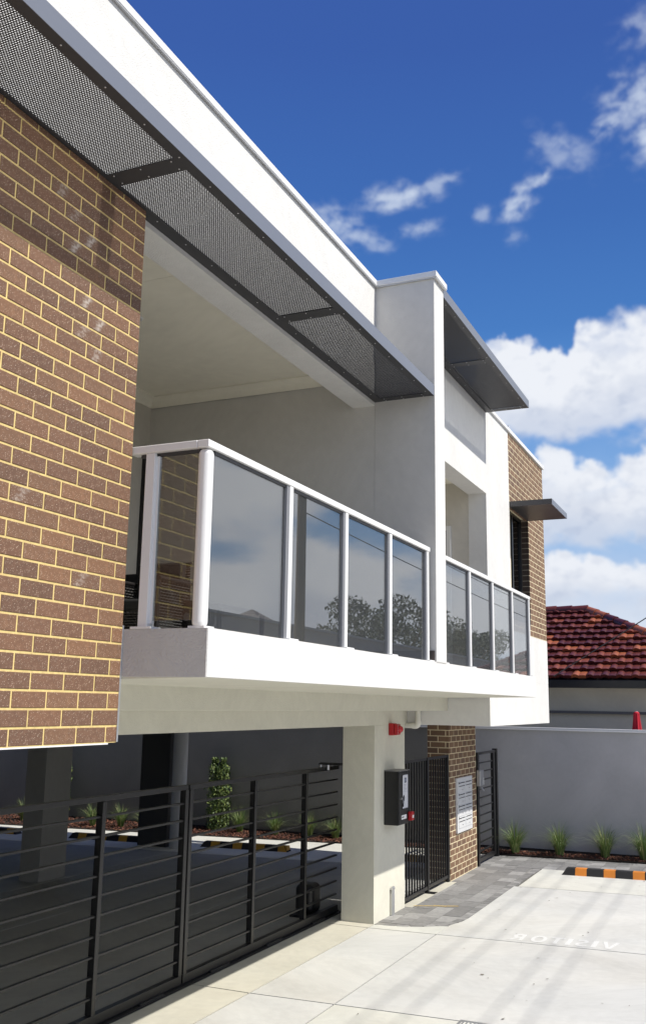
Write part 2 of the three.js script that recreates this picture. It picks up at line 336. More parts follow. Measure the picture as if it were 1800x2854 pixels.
// driveway: concrete bays with saw-cut joints between them
const driveway = struct('driveway');
{
  const J = 0.008, xs = [-4, 2, 5.1, 8.1, 10.96];
  const zs = [[-4.88, -4.309], [-4.293, -3.492], [-3.476, -0.2], [-0.19, 3.6]];
  let k = 0;
  zs.forEach(([z0, z1], r) => { for (let i = 0; i < xs.length - 1; i++) mesh('concrete_bay', drape(box(xs[i] + J, xs[i + 1] - J, -0.05, 0, z0, z1)), r === 0 ? M.concreteWarm : M.concrete[(k++ * 3 + r) % 4], driveway); });
  mesh('concrete_bay', drape(prism([[10.96 + J, -4.88], [11.15, -4.88], [11.15, -4.305], [10.96 + J, -4.305]], -0.05, -0.0002)), M.concreteWarm, driveway);
  const curve = [[11.15, -4.26], [11.19, -3.98], [11.27, -3.735], [11.38, -3.57], [11.53, -3.462], [11.72, -3.405], [11.95, -3.385]];
  mesh('concrete_bay', drape(prism([[10.96 + J, -4.295], [11.13, -4.295], ...curve.slice(0, 4), [11.40, -3.485], [10.96 + J, -3.485]].filter((p) => p[1] < -3.4), -0.05, 0)), M.concrete[1], driveway);
  mesh('concrete_bay', drape(prism([[10.96 + J, -3.478], [11.47, -3.478], ...curve.slice(4), [14.3 - J, -3.385], [14.3 - J, -0.2], [10.96 + J, -0.2]], -0.05, 0)), M.concrete[2], driveway);
  mesh('concrete_bay', drape(box(14.3 + J, 15.98, -0.05, 0, -3.33, -0.2)), M.concrete[0], driveway);
  mesh('concrete_bay', drape(box(10.96 + J, 14.3 - J, -0.05, 0, -0.19, 3.6)), M.concrete[3], driveway);
  mesh('concrete_bay', drape(box(14.3 + J, 17.2, -0.05, 0, -0.19, 3.6)), M.concrete[1], driveway);
  mesh('joint_filler', [drape(box(-4, 11.15, -0.045, -0.008, -4.9, -4.3)), drape(box(-4, 11.15, -0.045, -0.008, -4.2999, 3.6)), drape(box(11.1501, 16, -0.045, -0.008, -3.36, 3.6))], M.joint, driveway);
  // stencilled word on the bay, read from the far side as the photograph has it
  const c = document.createElement('canvas'); c.width = 1024; c.height = 320; const x = c.getContext('2d');
  x.fillStyle = '#000'; x.fillRect(0, 0, 1024, 320); x.fillStyle = '#fff'; x.font = 'bold 300px sans-serif'; x.textBaseline = 'middle'; x.textAlign = 'center';
  const word = 'VISITOR', wx = [92, 222, 335, 448, 560, 720, 905];
  word.split('').forEach((ch, i) => { if (ch === 'I') { x.fillRect(wx[i] - 24, 40, 48, 246); return; } x.save(); x.translate(wx[i], 165); x.scale(ch === 'I' ? 0.9 : ch === 'O' ? 0.72 : 0.8, 1.12); x.fillText(ch, 0, 0); x.lineWidth = 4; x.strokeStyle = '#fff'; x.strokeText(ch, 0, 0); x.restore(); });
  for (let i = 0; i < 1500; i++) { x.fillStyle = `rgba(0,0,0,${rr(0.1, 0.6)})`; x.beginPath(); x.arc(rnd() * 1024, rnd() * 320, rr(0.5, 2.4), 0, 7); x.fill(); }
  const t = new THREE.CanvasTexture(c);
  const g = new THREE.PlaneGeometry(1.22, 0.40); g.rotateX(-Math.PI / 2);            // width along x, top of the letters towards -z
  g.scale(-1, 1, 1); { const ix = g.index.array; for (let i = 0; i < ix.length; i += 3) [ix[i], ix[i + 1]] = [ix[i + 1], ix[i]]; }
  g.rotateY(-Math.PI / 2).translate(11.19, 0.004, -2.14);
  mesh('painted_word', drape(g), std([0.86, 0.86, 0.84], 0.7, { alphaMap: t, transparent: true, opacity: 0.75 }), driveway);
}
// paver path and its edging
const path = struct('paver_path');
{
  const tex = [0, 1, 2].map((k) => { const t = rep(stoneMap, 1.6); t.offset.set(k * 0.3, k * 0.17); return t; });
  const mats = [0.23, 0.265, 0.30, 0.335, 0.37, 0.25].map((v, i) => std([v, v * 0.985, v * 0.965], 0.88, { map: tex[i % 3], bumpMap: rep(grit, 3), bumpScale: 0.0015 }));
  mesh('paver_bed', [drape(box(11.17, 17.2, -0.05, -0.007, -4.62, -3.4)), drape(box(15.98, 17.2, -0.05, -0.007, -3.4, 2))], std([0.24, 0.235, 0.22], 0.95), path);
  const lay = (x0, x1, z0, z1, lx, lz) => {
    let row = 0;
    for (let z = z0; z < z1 - 0.03; z += lz, row++) for (let x = x0 - (row % 2 ? lx / 2 : 0); x < x1 - 0.02; x += lx) {
      const a = Math.max(x, x0), b = Math.min(x + lx, x1), e = Math.min(z + lz, z1);
      if (b - a < 0.04) continue;
      // keep clear of the curved corner
      if (a < 11.6 && z > -4.25) { const cz = -4.26 + 0.87 * Math.pow(Math.min(1, Math.max(0, (b - 11.22) / 0.75)), 0.55); if (z > cz - 0.02 || a < 11.2 && b < 11.32) continue; }
      mesh('paver', drape(box(a + 0.003, b - 0.003, -0.05, rr(-0.0015, 0.0015), z + 0.003, e - 0.003, 0)), mats[Math.floor(rnd() * 6)], path);
    }
  };
  lay(11.3, 15.98, -4.6, -3.497, 0.33, 0.2206);
  lay(15.98, 17.16, -4.6, 0.3, 0.295, 0.21);
  // soldier course round the edge
  const edge = new THREE.CatmullRomCurve3([[11.2, -4.2], [11.23, -3.98], [11.315, -3.755], [11.43, -3.605], [11.57, -3.51], [11.74, -3.46], [12.0, -3.445], [12.4, -3.44], [13.2, -3.44], [14.3, -3.44], [15.3, -3.42], [15.95, -3.40]].map(([x, z]) => V3(x, 0, z)));
  const L = edge.getLength(), n = Math.round(L / 0.155);
  for (let i = 0; i < n; i++) {
    const p = edge.getPointAt((i + 0.5) / n), t = edge.getTangentAt((i + 0.5) / n);
    const g = new THREE.BoxGeometry(L / n - 0.012, 0.05, 0.1); g.rotateY(-Math.atan2(t.z, t.x)).translate(p.x, -0.025 + 0.0008, p.z);
    mesh('edge_paver', drape(uvBox(g)), mats[Math.floor(rnd() * 6)], path);
  }
  // worn yellow set-out mark
  const c = document.createElement('canvas'); c.width = 256; c.height = 96; const x = c.getContext('2d'); x.fillStyle = '#000'; x.fillRect(0, 0, 256, 96);
  for (let i = 0; i < 900; i++) { x.fillStyle = `rgba(255,255,255,${rr(0.1, 0.5)})`; const a = rnd(); x.fillRect(10 + a * 230, 40 + (a - 0.5) * 26 + rr(-9, 9), rr(2, 12), rr(1, 3)); }
  for (let i = 0; i < 160; i++) { x.fillStyle = `rgba(255,255,255,${rr(0.1, 0.4)})`; const a = rnd(); x.fillRect(120 + a * 60, 10 + a * 60 + rr(-3, 3), rr(2, 8), rr(1, 3)); }
  const g = new THREE.PlaneGeometry(0.62, 0.2); g.rotateX(-Math.PI / 2).rotateY(-1.1).translate(12.45, 0.006, -3.96);
  mesh('yellow_mark', drape(g), std([0.75, 0.52, 0.12], 0.8, { alphaMap: new THREE.CanvasTexture(c), transparent: true }), path);
}
// ---------------------------------------------------------------- the apartment building
const house = thing('apartment_building', 'two-storey white rendered and brown brick apartment block with a long glass balcony', 'apartment building');
const W0 = (y) => y + EY;                             // heights measured from the eye
// masonry: a mortar backing and single bricks in stretcher bond, in the plane z
const brickGeo = (() => {                             // a brick face with a small chamfer round its front
  const cache = {};
  return (w, h, d) => {
    const key = w.toFixed(3) + '_' + h.toFixed(3) + '_' + d.toFixed(3); if (cache[key]) return cache[key];
    const c = 0.0022, P = [], U = [], X = w / 2, Y = h / 2;
    const quad = (a, b, e, f) => { for (const q of [a, b, e, a, e, f]) { P.push(...q); U.push((q[0] + X) / 0.23, (q[1] + Y) / 0.076); } };
    const F = [[-X + c, -Y + c, 0], [X - c, -Y + c, 0], [X - c, Y - c, 0], [-X + c, Y - c, 0]], S = [[-X, -Y, -c], [X, -Y, -c], [X, Y, -c], [-X, Y, -c]], B = S.map(([x, y]) => [x, y, -d]);
    quad(F[0], F[1], F[2], F[3]);
    for (let i = 0; i < 4; i++) { const j = (i + 1) % 4; quad(S[i], S[j], F[j], F[i]); quad(B[i], B[j], S[j], S[i]); }
    const g = new THREE.BufferGeometry(); g.setAttribute('position', new THREE.Float32BufferAttribute(P, 3)); g.setAttribute('uv', new THREE.Float32BufferAttribute(U, 2)); g.computeVertexNormals();
    return (cache[key] = g);
  };
})();
function layBricks(parent, { x0, x1, y0, y1, z, turn = 0, phase = 0, mats, hole, bloom, depth = 0.03, proud = 0.0008, from = 0, stuff, right = false, jw = 0.011 }) {
  // courses of 86 mm, stretchers of 240 mm; turn = -90 degrees lays them along z on a face that looks to -x
  let k = 0; const merged = [[], [], []], rows = Math.ceil((y1 - y0 - 0.02) / 0.086);
  for (let r = 0; r < rows; r++) {
    const hb = Math.min(0.0745, y1 - y0 - r * 0.086), yc = y0 + r * 0.086 + 0.0008 + hb / 2;
    for (let i = -1; i < (x1 - x0) / 0.24 + 1; i++) {
      let b1 = right ? x1 - i * 0.24 - (r % 2 ? 0.12 : 0) - phase : x0 + (i + 1) * 0.24 - 0.01 + (r % 2 ? 0.12 : 0) + phase, b0 = b1 - 0.24 + jw;
      b0 = Math.max(b0, x0); b1 = Math.min(b1, x1);
      if (b1 - b0 < 0.035) continue;
      const parts = [];
      if (hole && yc > hole[2] && yc < hole[3]) { if (b0 < hole[0] - 0.03) parts.push([b0, Math.min(b1, hole[0] - 0.002)]); if (b1 > hole[1] + 0.03) parts.push([Math.max(b0, hole[1] + 0.002), b1]); } else parts.push([b0, b1]);
      for (const [a, b] of parts) {
        const g = brickGeo(b - a, hb, depth), cx = (a + b) / 2, out = rr(0, 0.0012);
        const pos = turn ? [z - proud - out, yc, cx] : [cx, yc, z + proud + out];
        const bl = bloom ? bloom(cx, yc) : 0;
        const mat = bl ? bloomMats[bl - 1] : mats[Math.floor(rnd() * mats.length)];
        if (stuff && stuff(cx, yc)) { const q = g.clone(); if (turn) q.rotateY(-Math.PI / 2); q.translate(...pos); merged[k++ % 3].push(q); continue; }
        const m = mesh('brick', g, mat, parent); m.position.set(...pos); m.rotation.z = turn ? 0 : rr(-0.0035, 0.0035); if (turn) m.rotation.y = -Math.PI / 2; k++;
      }
    }
  }
  merged.forEach((l, i) => { if (l.length) mesh('brick_field', l, mats[i % mats.length], parent, { kind: 'stuff' }); });
}
{
  // left brick wall of the first floor
  const bw = group('brick_wall', house, 'sunlit brown speckled brick wall with yellow mortar');
  const yb = W0(-0.2115) + 0.0005, zB = -3.114;
  mesh('mortar', box(-4, 4.297, yb - 0.004, W0(2.829), zB - 0.11, zB - 0.0022), M.mortar, bw);
  mesh('lintel_angle', [box(-4, 4.22, yb - 0.012, yb - 0.0045, zB - 0.1, zB + 0.004), box(4.298, 4.312, yb - 0.002, W0(0.40), zB - 0.11, zB - 0.002)], M.coping, bw);
  layBricks(bw, { x0: 2.75, x1: 4.295, y0: yb, y1: W0(2.83), z: zB, phase: 0.1, right: true, mats: brickMats,
    bloom: (x, y) => { const h = y - EY; const near = (a, b, r) => Math.hypot(x - a, (h - b) * 1.4) < r; const t = rnd(); return near(3.94, 2.02, 0.12) || near(3.76, 2.36, 0.12) ? 2 : near(3.94, 1.82, 0.15) || near(3.7, 2.5, 0.16) ? (t < 0.6 ? 1 : 3) : near(3.5, 1.0, 0.1) || near(4.05, 0.6, 0.12) ? 3 : 0; } });
  layBricks(bw, { x0: -4, x1: 2.74, y0: yb, y1: W0(2.83), z: zB, phase: 0.1, right: true, mats: brickMats, stuff: () => true });

  // far brick bay with its window
  const fb = group('far_brick_wall', house, 'narrow brown brick bay at the far end');
  const zW = -3.183, hx0 = 13.69, hx1 = 14.92, hy0 = W0(1.21), hy1 = W0(2.92), fx0 = 13.662, fx1 = 16.13, fy0 = 1.077, fy1 = 4.012;
  mesh('mortar', [box(fx0, hx0, W0(fy0), W0(fy1), zW - 0.25, zW - 0.001), box(hx1, fx1 - 0.002, W0(fy0), W0(fy1), zW - 0.25, zW - 0.001), box(hx0, hx1, W0(fy0), hy0, zW - 0.25, zW - 0.001), box(hx0, hx1, hy1, W0(fy1), zW - 0.25, zW - 0.001)], M.mortarFar, fb);
  layBricks(fb, { x0: fx0 + 0.004, x1: fx1, y0: W0(fy0) + 0.008, y1: W0(fy1), z: zW, mats: farBrickMats, hole: [hx0, hx1, hy0, hy1], depth: 0.05, stuff: (x) => x > 14.35, jw: 0.02 });
  // brick reveals of the window, shade put into the brick and joint colours
  const rev = []; for (let r = 0; r < 24; r++) { const y = W0(fy0) + 0.008 + 0.086 * r; if (y > hy0 - 0.02 && y < hy1 - 0.05) rev.push(box(hx1 - 0.004, hx1 + 0.01, y, y + 0.0745, zW - 0.13, zW + 0.001)); }
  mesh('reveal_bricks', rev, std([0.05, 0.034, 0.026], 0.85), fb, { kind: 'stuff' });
  mesh('reveal_joints', box(hx1 - 0.0015, hx1 + 0.002, hy0, hy1, zW - 0.13, zW - 0.002), std([0.3, 0.26, 0.2], 0.9), fb);
  const win = group('bedroom_window', house);
  const zg = zW - 0.14, hm = (hx0 + hx1) / 2;
  mesh('window_frame', [box(hx0, hx1, hy0, hy0 + 0.05, zg - 0.03, zg + 0.03), box(hx0, hx1, hy1 - 0.05, hy1, zg - 0.03, zg + 0.03), box(hx0, hx0 + 0.045, hy0 + 0.05, hy1 - 0.05, zg - 0.03, zg + 0.03), box(hx1 - 0.05, hx1 - 0.006, hy0 + 0.05, hy1 - 0.05, zg - 0.03, zg + 0.03), box(hm - 0.03, hm + 0.03, hy0 + 0.05, hy1 - 0.05, zg - 0.03, zg + 0.03)], M.black, win);
  mesh('pane', box(hx0 + 0.045, hx1 - 0.05, hy0 + 0.05, hy1 - 0.05, zg - 0.003, zg + 0.003), M.windowGlass, win);
  mesh('dark_backing', box(hx0, hx1, hy0, hy1, zg - 0.22, zg - 0.2), M.dark, win);  // near-black sheet closing the window behind its pane
  const hood = group('window_hood', house, 'dark flat metal hood over the far window');
  mesh('hood_plate', box(13.672, 14.857, W0(2.885), W0(2.893), zW, -2.568), M.hood, hood);
  mesh('hood_fascia', box(13.672, 14.857, W0(2.879), W0(2.960), -2.576, -2.564), M.lip, hood);
  mesh('hood_side', [box(13.664, 13.672, W0(2.881), W0(2.960), zW, -2.565), box(14.857, 14.865, W0(2.881), W0(2.960), zW, -2.565)], M.hood, hood);
  mesh('hood_top', box(13.672, 14.857, W0(2.950), W0(2.958), zW, -2.577), M.hood, hood);
}
{
  const ch = 0.004;
  // parapet over the first balcony
  mesh('parapet_wall', box(-4, 8.2, W0(2.80), W0(4.025), -3.405, -3.18), M.white, house);
  const cop = group('parapet_coping', house);
  mesh('coping_cap', box(-4, 8.17, W0(4.012), W0(4.068), -3.44, -3.153, 0.003), M.coping, cop);
  mesh('drip_edge', box(-4, 8.17, W0(4.004), W0(4.012), -3.17, -3.157), M.copingGrey, cop);
  // fin wall between the balconies
  mesh('fin_wall', [box(8.2, 8.5, W0(0.37), W0(4.025), -3.18, -2.587, 0.003), box(8.2, 8.5, W0(0.37), W0(4.025), -5.95, -3.1805)], std([0.66, 0.645, 0.61], 0.92, { map: rep(stuccoTint, 0.4), bumpMap: rep(stuccoBump, 2), bumpScale: 0.002 }), house);
  mesh('fin_face', box(8.2015, 8.5, W0(0.382), W0(4.02), -2.5868, -2.5848), M.white, house);  // front kept white as lit; shade of the sides is put into the wall colour
  const fc = group('fin_coping', house);
  mesh('coping_cap', box(8.172, 8.525, W0(4.012), W0(4.068), -3.6, -2.553, 0.003), M.coping, fc);
  mesh('drip_edge', [box(8.180, 8.190, W0(4.000), W0(4.012), -3.15, -2.56), box(8.19, 8.52, W0(4.000), W0(4.012), -2.568, -2.558)], M.copingGrey, fc);
  mesh('skirting', [box(8.186, 8.199, W0(0.381), W0(0.478), -5.7, -2.60), box(4.4, 8.186, W0(0.381), W0(0.478), -5.728, -5.715)], std([0.06, 0.048, 0.042], 0.5), house);
  // balcony slab, its soffit falls a little to the beam
  mesh('balcony_slab', box(4.31, 12.32, W0(0.126), W0(0.38), -3.182, -2.587, 0.003), M.white, house);
  mesh('slab_return', box(4.304, 4.31, W0(0.127), W0(0.379), -3.11, -2.591), M.rough, house);
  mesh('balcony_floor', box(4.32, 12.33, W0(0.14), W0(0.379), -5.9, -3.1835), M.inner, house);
  {
    const s = new THREE.Shape([[2.59, W0(0.1255)], [3.76, W0(0.105)], [3.76, W0(0.14)], [2.59, W0(0.14)]].map((p) => new THREE.Vector2(...p)));
    const g = new THREE.ExtrudeGeometry(s, { depth: 8.0, bevelEnabled: false }); g.rotateY(Math.PI / 2).translate(4.318, 0, 0);
    mesh('slab_soffit', uvBox(g), M.cream, house);
  }
  mesh('upper_beam', box(3.9, 12.348, W0(-0.06), W0(0.135), -4.3, -3.745, ch), M.cream, house);
  mesh('lower_beam', box(-4, 12.348, W0(-0.245), W0(-0.06), -4.72, -4.305), M.cream, house);
  // far bay: block under it, wall round the second balcony
  const zw = -3.183;
  mesh('bay_block', [box(12.35, 16.146, W0(-0.246), W0(0.375), -6, zw, ch)], M.white, house);
  mesh('bay_wall', [box(12.337, 13.659, W0(0.3755), W0(4.02), -3.43, zw), box(13.659, 16.146, W0(0.3755), W0(1.075), -3.43, zw - 0.0002)], M.white, house);
  mesh('bay_spandrel', [box(8.5, 12.336, W0(2.806), W0(4.02), -3.43, zw)], M.white, house);
  mesh('bay_end_wall', box(15.97, 16.142, W0(1.0755), W0(4.011), -5.4, -3.44), M.white, house);
  const bc = group('bay_coping', house);
  mesh('coping_cap', [box(8.52, 13.658, W0(4.02), W0(4.072), -3.47, -3.155, 0.003), box(13.662, 16.17, W0(4.013), W0(4.077), -3.47, -3.155, 0.003)], M.coping, bc);
  mesh('coping_joiner', box(13.65, 13.67, W0(4.06), W0(4.115), -3.19, -3.157), M.coping, bc);
  // first balcony recess
  const rc = group('balcony_recess', house);
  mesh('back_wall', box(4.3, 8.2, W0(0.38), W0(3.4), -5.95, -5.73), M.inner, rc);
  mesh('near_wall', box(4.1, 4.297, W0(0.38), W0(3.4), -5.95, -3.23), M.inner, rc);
  mesh('ceiling', [box(4.3, 5.69, W0(3.16), W0(3.2), -5.73, -3.405), box(5.694, 8.2, W0(3.16), W0(3.2), -5.73, -3.405), box(4.3, 8.2, W0(3.165), W0(3.2), -5.73, -3.405)], M.ceiling, rc);
  const cove = (L) => { const s = new THREE.Shape(); s.moveTo(0, 0); s.lineTo(0.1, 0); s.lineTo(0.1, -0.012); s.quadraticCurveTo(0.03, -0.03, 0.012, -0.1); s.lineTo(0, -0.1); return new THREE.ExtrudeGeometry(s, { depth: L, bevelEnabled: false, curveSegments: 6 }); };
  const cA = cove(3.87); cA.translate(0, 0, -0.0).rotateY(Math.PI / 2).scale(1, 1, 1);   // along x, out of the back wall
  { cA.translate(4.3, W0(3.16), -5.73); const p = cA.attributes.position; for (let i = 0; i < p.count; i++) p.setZ(i, -5.73 + (-5.73 - p.getZ(i))); const q = cA.toNonIndexed(); const a = q.attributes.position.array; for (let i = 0; i < a.length; i += 9) for (let k = 0; k < 3; k++) [a[i + k], a[i + 3 + k]] = [a[i + 3 + k], a[i + k]]; q.computeVertexNormals(); mesh('cornice', uvBox(q), M.ceiling, rc); }
  const cB = cove(2.3).toNonIndexed(); { const a = cB.attributes.position.array; for (let i = 0; i < a.length; i += 3) a[i] = -a[i]; for (let i = 0; i < a.length; i += 9) for (let k = 0; k < 3; k++) [a[i + k], a[i + 3 + k]] = [a[i + 3 + k], a[i + k]]; cB.computeVertexNormals(); cB.translate(8.188, W0(3.16), -5.72); mesh('cornice', uvBox(cB), M.ceiling, rc); }
  const dl = group('downlight', house);
  { const g = new THREE.TorusGeometry(0.05, 0.012, 8, 24); g.rotateX(Math.PI / 2).translate(6.26, W0(3.157), -4.58); mesh('trim_ring', clean(g), M.powder, dl); const l = new THREE.CylinderGeometry(0.045, 0.045, 0.01, 20); l.translate(6.26, W0(3.158), -4.58); mesh('lens', clean(l), M.whitePaint, dl); }
  // sliding door at the back of the balcony
  const sd = group('balcony_door', house);
  mesh('door_frame', [box(8.12, 8.18, W0(0.48), W0(2.62), -5.73, -5.69), box(5.6, 7.1, W0(2.56), W0(2.62), -5.73, -5.69), box(7.0, 7.06, W0(0.48), W0(2.56), -5.73, -5.69)], std([0.32, 0.27, 0.2], 0.6), sd);
  mesh('door_glass', box(5.7, 7.0, W0(0.4), W0(2.56), -5.727, -5.715), M.dark, sd);
  mesh('door_seal', box(8.08, 8.119, W0(0.48), W0(2.62), -5.73, -5.70), M.black, sd);
  // second balcony recess
  const r2 = group('second_balcony_recess', house);
  mesh('side_wall', box(12.345, 12.5, W0(0.38), W0(3.3), -7.5, -3.431), M.inner, r2);
  mesh('back_wall', box(8.5, 12.344, W0(0.38), W0(3.3), -5.95, -5.75), M.inner, r2);
  mesh('ceiling', box(8.5, 12.344, W0(2.98), W0(3.02), -5.75, -3.431), M.ceiling, r2);
  const d2 = group('second_balcony_door', house);
  mesh('door_frame', [box(12.31, 12.345, W0(0.38), W0(2.39), -3.735, -3.675), box(12.31, 12.345, W0(2.33), W0(2.39), -5.1, -3.735), box(12.31, 12.345, W0(0.38), W0(2.33), -5.1, -5.04)], M.powder, d2);
  mesh('door_glass', box(12.325, 12.343, W0(0.38), W0(2.33), -5.04, -3.735), M.dark, d2);
  mesh('door_handle', rod([12.30, W0(1.25), -3.80], [12.30, W0(1.69), -3.80], 0.012), M.powder, d2);
  // upper storey mass behind, roof, and the garage ceiling
  mesh('roof_slab', box(-4, 8.2, W0(3.3), W0(3.5), -17, -3.41), M.grey, house);
  mesh('roof_deck', box(8.5, 15.9, W0(3.35), W0(3.5), -17, -3.44), M.grey, house);
  mesh('rear_wall', box(-4, 15.3, W0(-0.1), W0(3.3), -17.2, -17), M.white, house);
  mesh('flat_floor', prism([[-4, -4.73], [12.34, -4.73], [12.34, -6.01], [15.95, -6.01], [15.35, -12], [14.9, -17], [-4, -17]], W0(-0.245), W0(0.12)), M.cream, house);
  mesh('bay_rear_wall', prism([[15.47, -6.01], [15.75, -6.01], [14.95, -17], [14.7, -17]], W0(0.12), W0(3.3)), M.white, house);
  mesh('partition', [box(-4, 4.09, W0(0.12), W0(3.3), -6.2, -5.96), box(-4.2, -4, 0, W0(4), -17, -3.2)], M.inner, house);
  mesh('garage_back_wall', box(-4, 17.6, 0, W0(-0.25), -18.2, -17.95), M.grey, house);
  // columns
  mesh('front_column', [box(11.15, 12.24, -0.05, W0(-0.2455), -4.72, -4.304, 0.004)], M.cream, house);
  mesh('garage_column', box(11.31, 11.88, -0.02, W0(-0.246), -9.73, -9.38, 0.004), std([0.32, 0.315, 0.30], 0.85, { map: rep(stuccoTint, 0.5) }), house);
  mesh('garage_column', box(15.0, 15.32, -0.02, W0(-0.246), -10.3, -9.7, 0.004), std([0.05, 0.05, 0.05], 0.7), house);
  { const g = new THREE.CylinderGeometry(0.13, 0.13, W0(-0.246), 24); g.translate(15.04, W0(-0.246) / 2, -9.5); mesh('round_column', clean(g), std([0.55, 0.56, 0.58], 0.5), house); }
}
// awnings of perforated sheet
function awning(name, label, { x0, x1, y, z0, z1, bars, thick = 0.002 }) {
  const a = group(name, house, label), lw = 0.07, iw = 0.09;
  mesh('inner_frame', box(x0, x1, y, y + 0.006, z0, z0 + iw), M.charcoal, a);
  mesh('outer_frame', box(x0, x1, y, y + 0.006, z1 - lw, z1 - 0.003), M.charcoal, a);
  mesh('lip', box(x0, x1, y - 0.002, y + 0.10, z1 - 0.003, z1), M.lip, a);
  mesh('inner_angle', box(x0, x1, y + 0.007, y + 0.06, z0, z0 + 0.005), M.charcoal, a);
  for (const [b0, b1] of bars) mesh('crossbar', box(b0, b1, y + 0.0005, y + 0.0065, z0 + iw, z1 - lw), M.charcoal, a);
  let px = x0;
  for (const [b0, b1] of [...bars, [x1, x1]]) {
    if (b0 - px > 0.05) {
      const g = new THREE.PlaneGeometry(b0 - px + 0.02, z1 - z0 - lw - iw + 0.02); g.rotateX(-Math.PI / 2);
      const p = g.attributes.position, uv = g.attributes.uv;
      for (let i = 0; i < p.count; i++) uv.setXY(i, p.getZ(i) / PITCH, p.getX(i) / (PITCH * 1.732));
      g.translate((b0 + px) / 2, y + 0.010, (z0 + iw + z1 - lw) / 2);
      mesh('perforated_panel', [0, thick / 2, thick].map((h) => g.clone().translate(0, h, 0)), M.perf, a);
    }
    px = b1;
  }
  const s = []; const dome = (x, z) => { const g = new THREE.SphereGeometry(0.0055, 8, 5); g.scale(1, 0.6, 1).translate(x, y - 0.001, z); s.push(clean(g)); };
  for (let x = x1 - 0.15; x > Math.max(x0, 0.6); x -= 0.32) { dome(x, z1 - 0.038); dome(x - 0.1, z0 + 0.055); }
  for (const [b0, b1] of bars) for (const z of [z0 + 0.12, (z0 + z1) / 2, z1 - 0.1]) { dome(b0 + 0.02, z); dome(b1 - 0.02, z); }
  mesh('screws', s, M.screw, a, { kind: 'stuff' });
  return a;
}
awning('long_awning', 'long dark perforated metal awning over the first balcony', { x0: -3.5, x1: 8.196, y: W0(2.833), z0: -3.179, z1: -2.588, bars: [[-0.36, -0.24], [1.76, 1.88], [3.885, 4.003], [5.995, 6.12], [8.105, 8.196]] });
awning('short_awning', 'short dark perforated metal awning above the second balcony', { x0: 8.502, x1: 12.385, y: W0(3.946), z0: -3.181, z1: -2.588, bars: [[8.502, 8.6], [10.37, 10.497], [12.30, 12.385]], thick: 0.005 });

// balustrades
{
  const zR = -2.655, yT = W0(1.398), yS = W0(0.38);
  const pane = (p, x0, x1) => { mesh('glass_pane', box(x0, x1, yS + 0.012, yT - 0.06, zR - 0.003, zR + 0.003), M.pane, p); };
  const post = (p, x) => {
    const w = 0.05, o = group('post', p);
    mesh('upright', box(x - w / 2, x + w / 2, yS, yT - 0.044, zR - 0.028, zR + 0.024, 0.004), M.powder, o);
    mesh('foot_plate', box(x - 0.055, x + 0.075, yS, yS + 0.012, zR - 0.055, zR + 0.055), M.powder, o);
    mesh('glazing_bead', [box(x - w / 2 - 0.034, x - w / 2, yS + 0.013, yT - 0.045, zR - 0.02, zR + 0.018), box(x + w / 2, x + w / 2 + 0.014, yS + 0.03, yT - 0.05, zR - 0.014, zR + 0.010)], std([0.20, 0.205, 0.22], 0.4), o);  // left bead widened and darkened to paint the shaded side of the post
  };
  const B1 = group('balustrade', house, 'white framed tinted glass balustrade of the first balcony');
  mesh('handrail', [box(4.306, 8.17, yT - 0.044, yT, -2.70, -2.627, 0.006), box(4.306, 4.38, yT - 0.044, yT, -3.14, -2.7005, 0.006)], M.powder, B1);
  mesh('glazing_channel', [box(4.40, 8.12, yT - 0.062, yT - 0.0445, zR - 0.012, zR + 0.012), box(4.335, 4.355, yT - 0.062, yT - 0.0445, -3.08, -2.69)], M.charcoal, B1);
  { const g = new RoundedBoxGeometry(0.078, yT - 0.044 - yS, 0.078, 5, 0.034); g.translate(4.352, (yS + yT - 0.044) / 2, -2.667); mesh('corner_post', clean(g), M.powder, B1); mesh('foot_plate', box(4.32, 4.42, yS, yS + 0.012, -2.72, -2.62), M.powder, B1); }
  const xp = [5.342, 6.252, 7.165, 8.118];
  for (const x of xp) post(B1, x);
  { const o = group('post', B1); mesh('upright', box(4.315, 4.385, yS, yT - 0.044, -3.035, -2.975, 0.004), M.powder, o); mesh('foot_plate', box(4.30, 4.40, yS, yS + 0.012, -3.07, -2.94), M.powder, o); mesh('glazing_bead', box(4.335, 4.36, yS + 0.03, yT - 0.05, -2.975, -2.958), M.powder, o); }
  let x0 = 4.394; for (const x of xp) { pane(B1, x0, x - 0.034); x0 = x + 0.034; }
  mesh('glass_pane', box(4.344, 4.350, yS + 0.045, yT - 0.06, -2.957, -2.708), new THREE.MeshPhysicalMaterial({ color: rgb(0.72, 0.73, 0.72), roughness: 0, transmission: 1, thickness: 0, ior: 1.75 }), B1);
  const B2 = group('balustrade', house, 'white framed tinted glass balustrade of the second balcony');
  mesh('handrail', box(8.50, 12.32, yT - 0.044, yT, -2.70, -2.627, 0.006), M.powder, B2);
  mesh('glazing_channel', box(8.52, 12.28, yT - 0.062, yT - 0.0445, zR - 0.012, zR + 0.012), M.charcoal, B2);
  const xq = [8.56, 9.50, 10.43, 11.355, 12.27]; for (const x of xq) post(B2, x);
  for (let i = 0; i < 4; i++) pane(B2, xq[i] + 0.034, xq[i + 1] - 0.034);
}
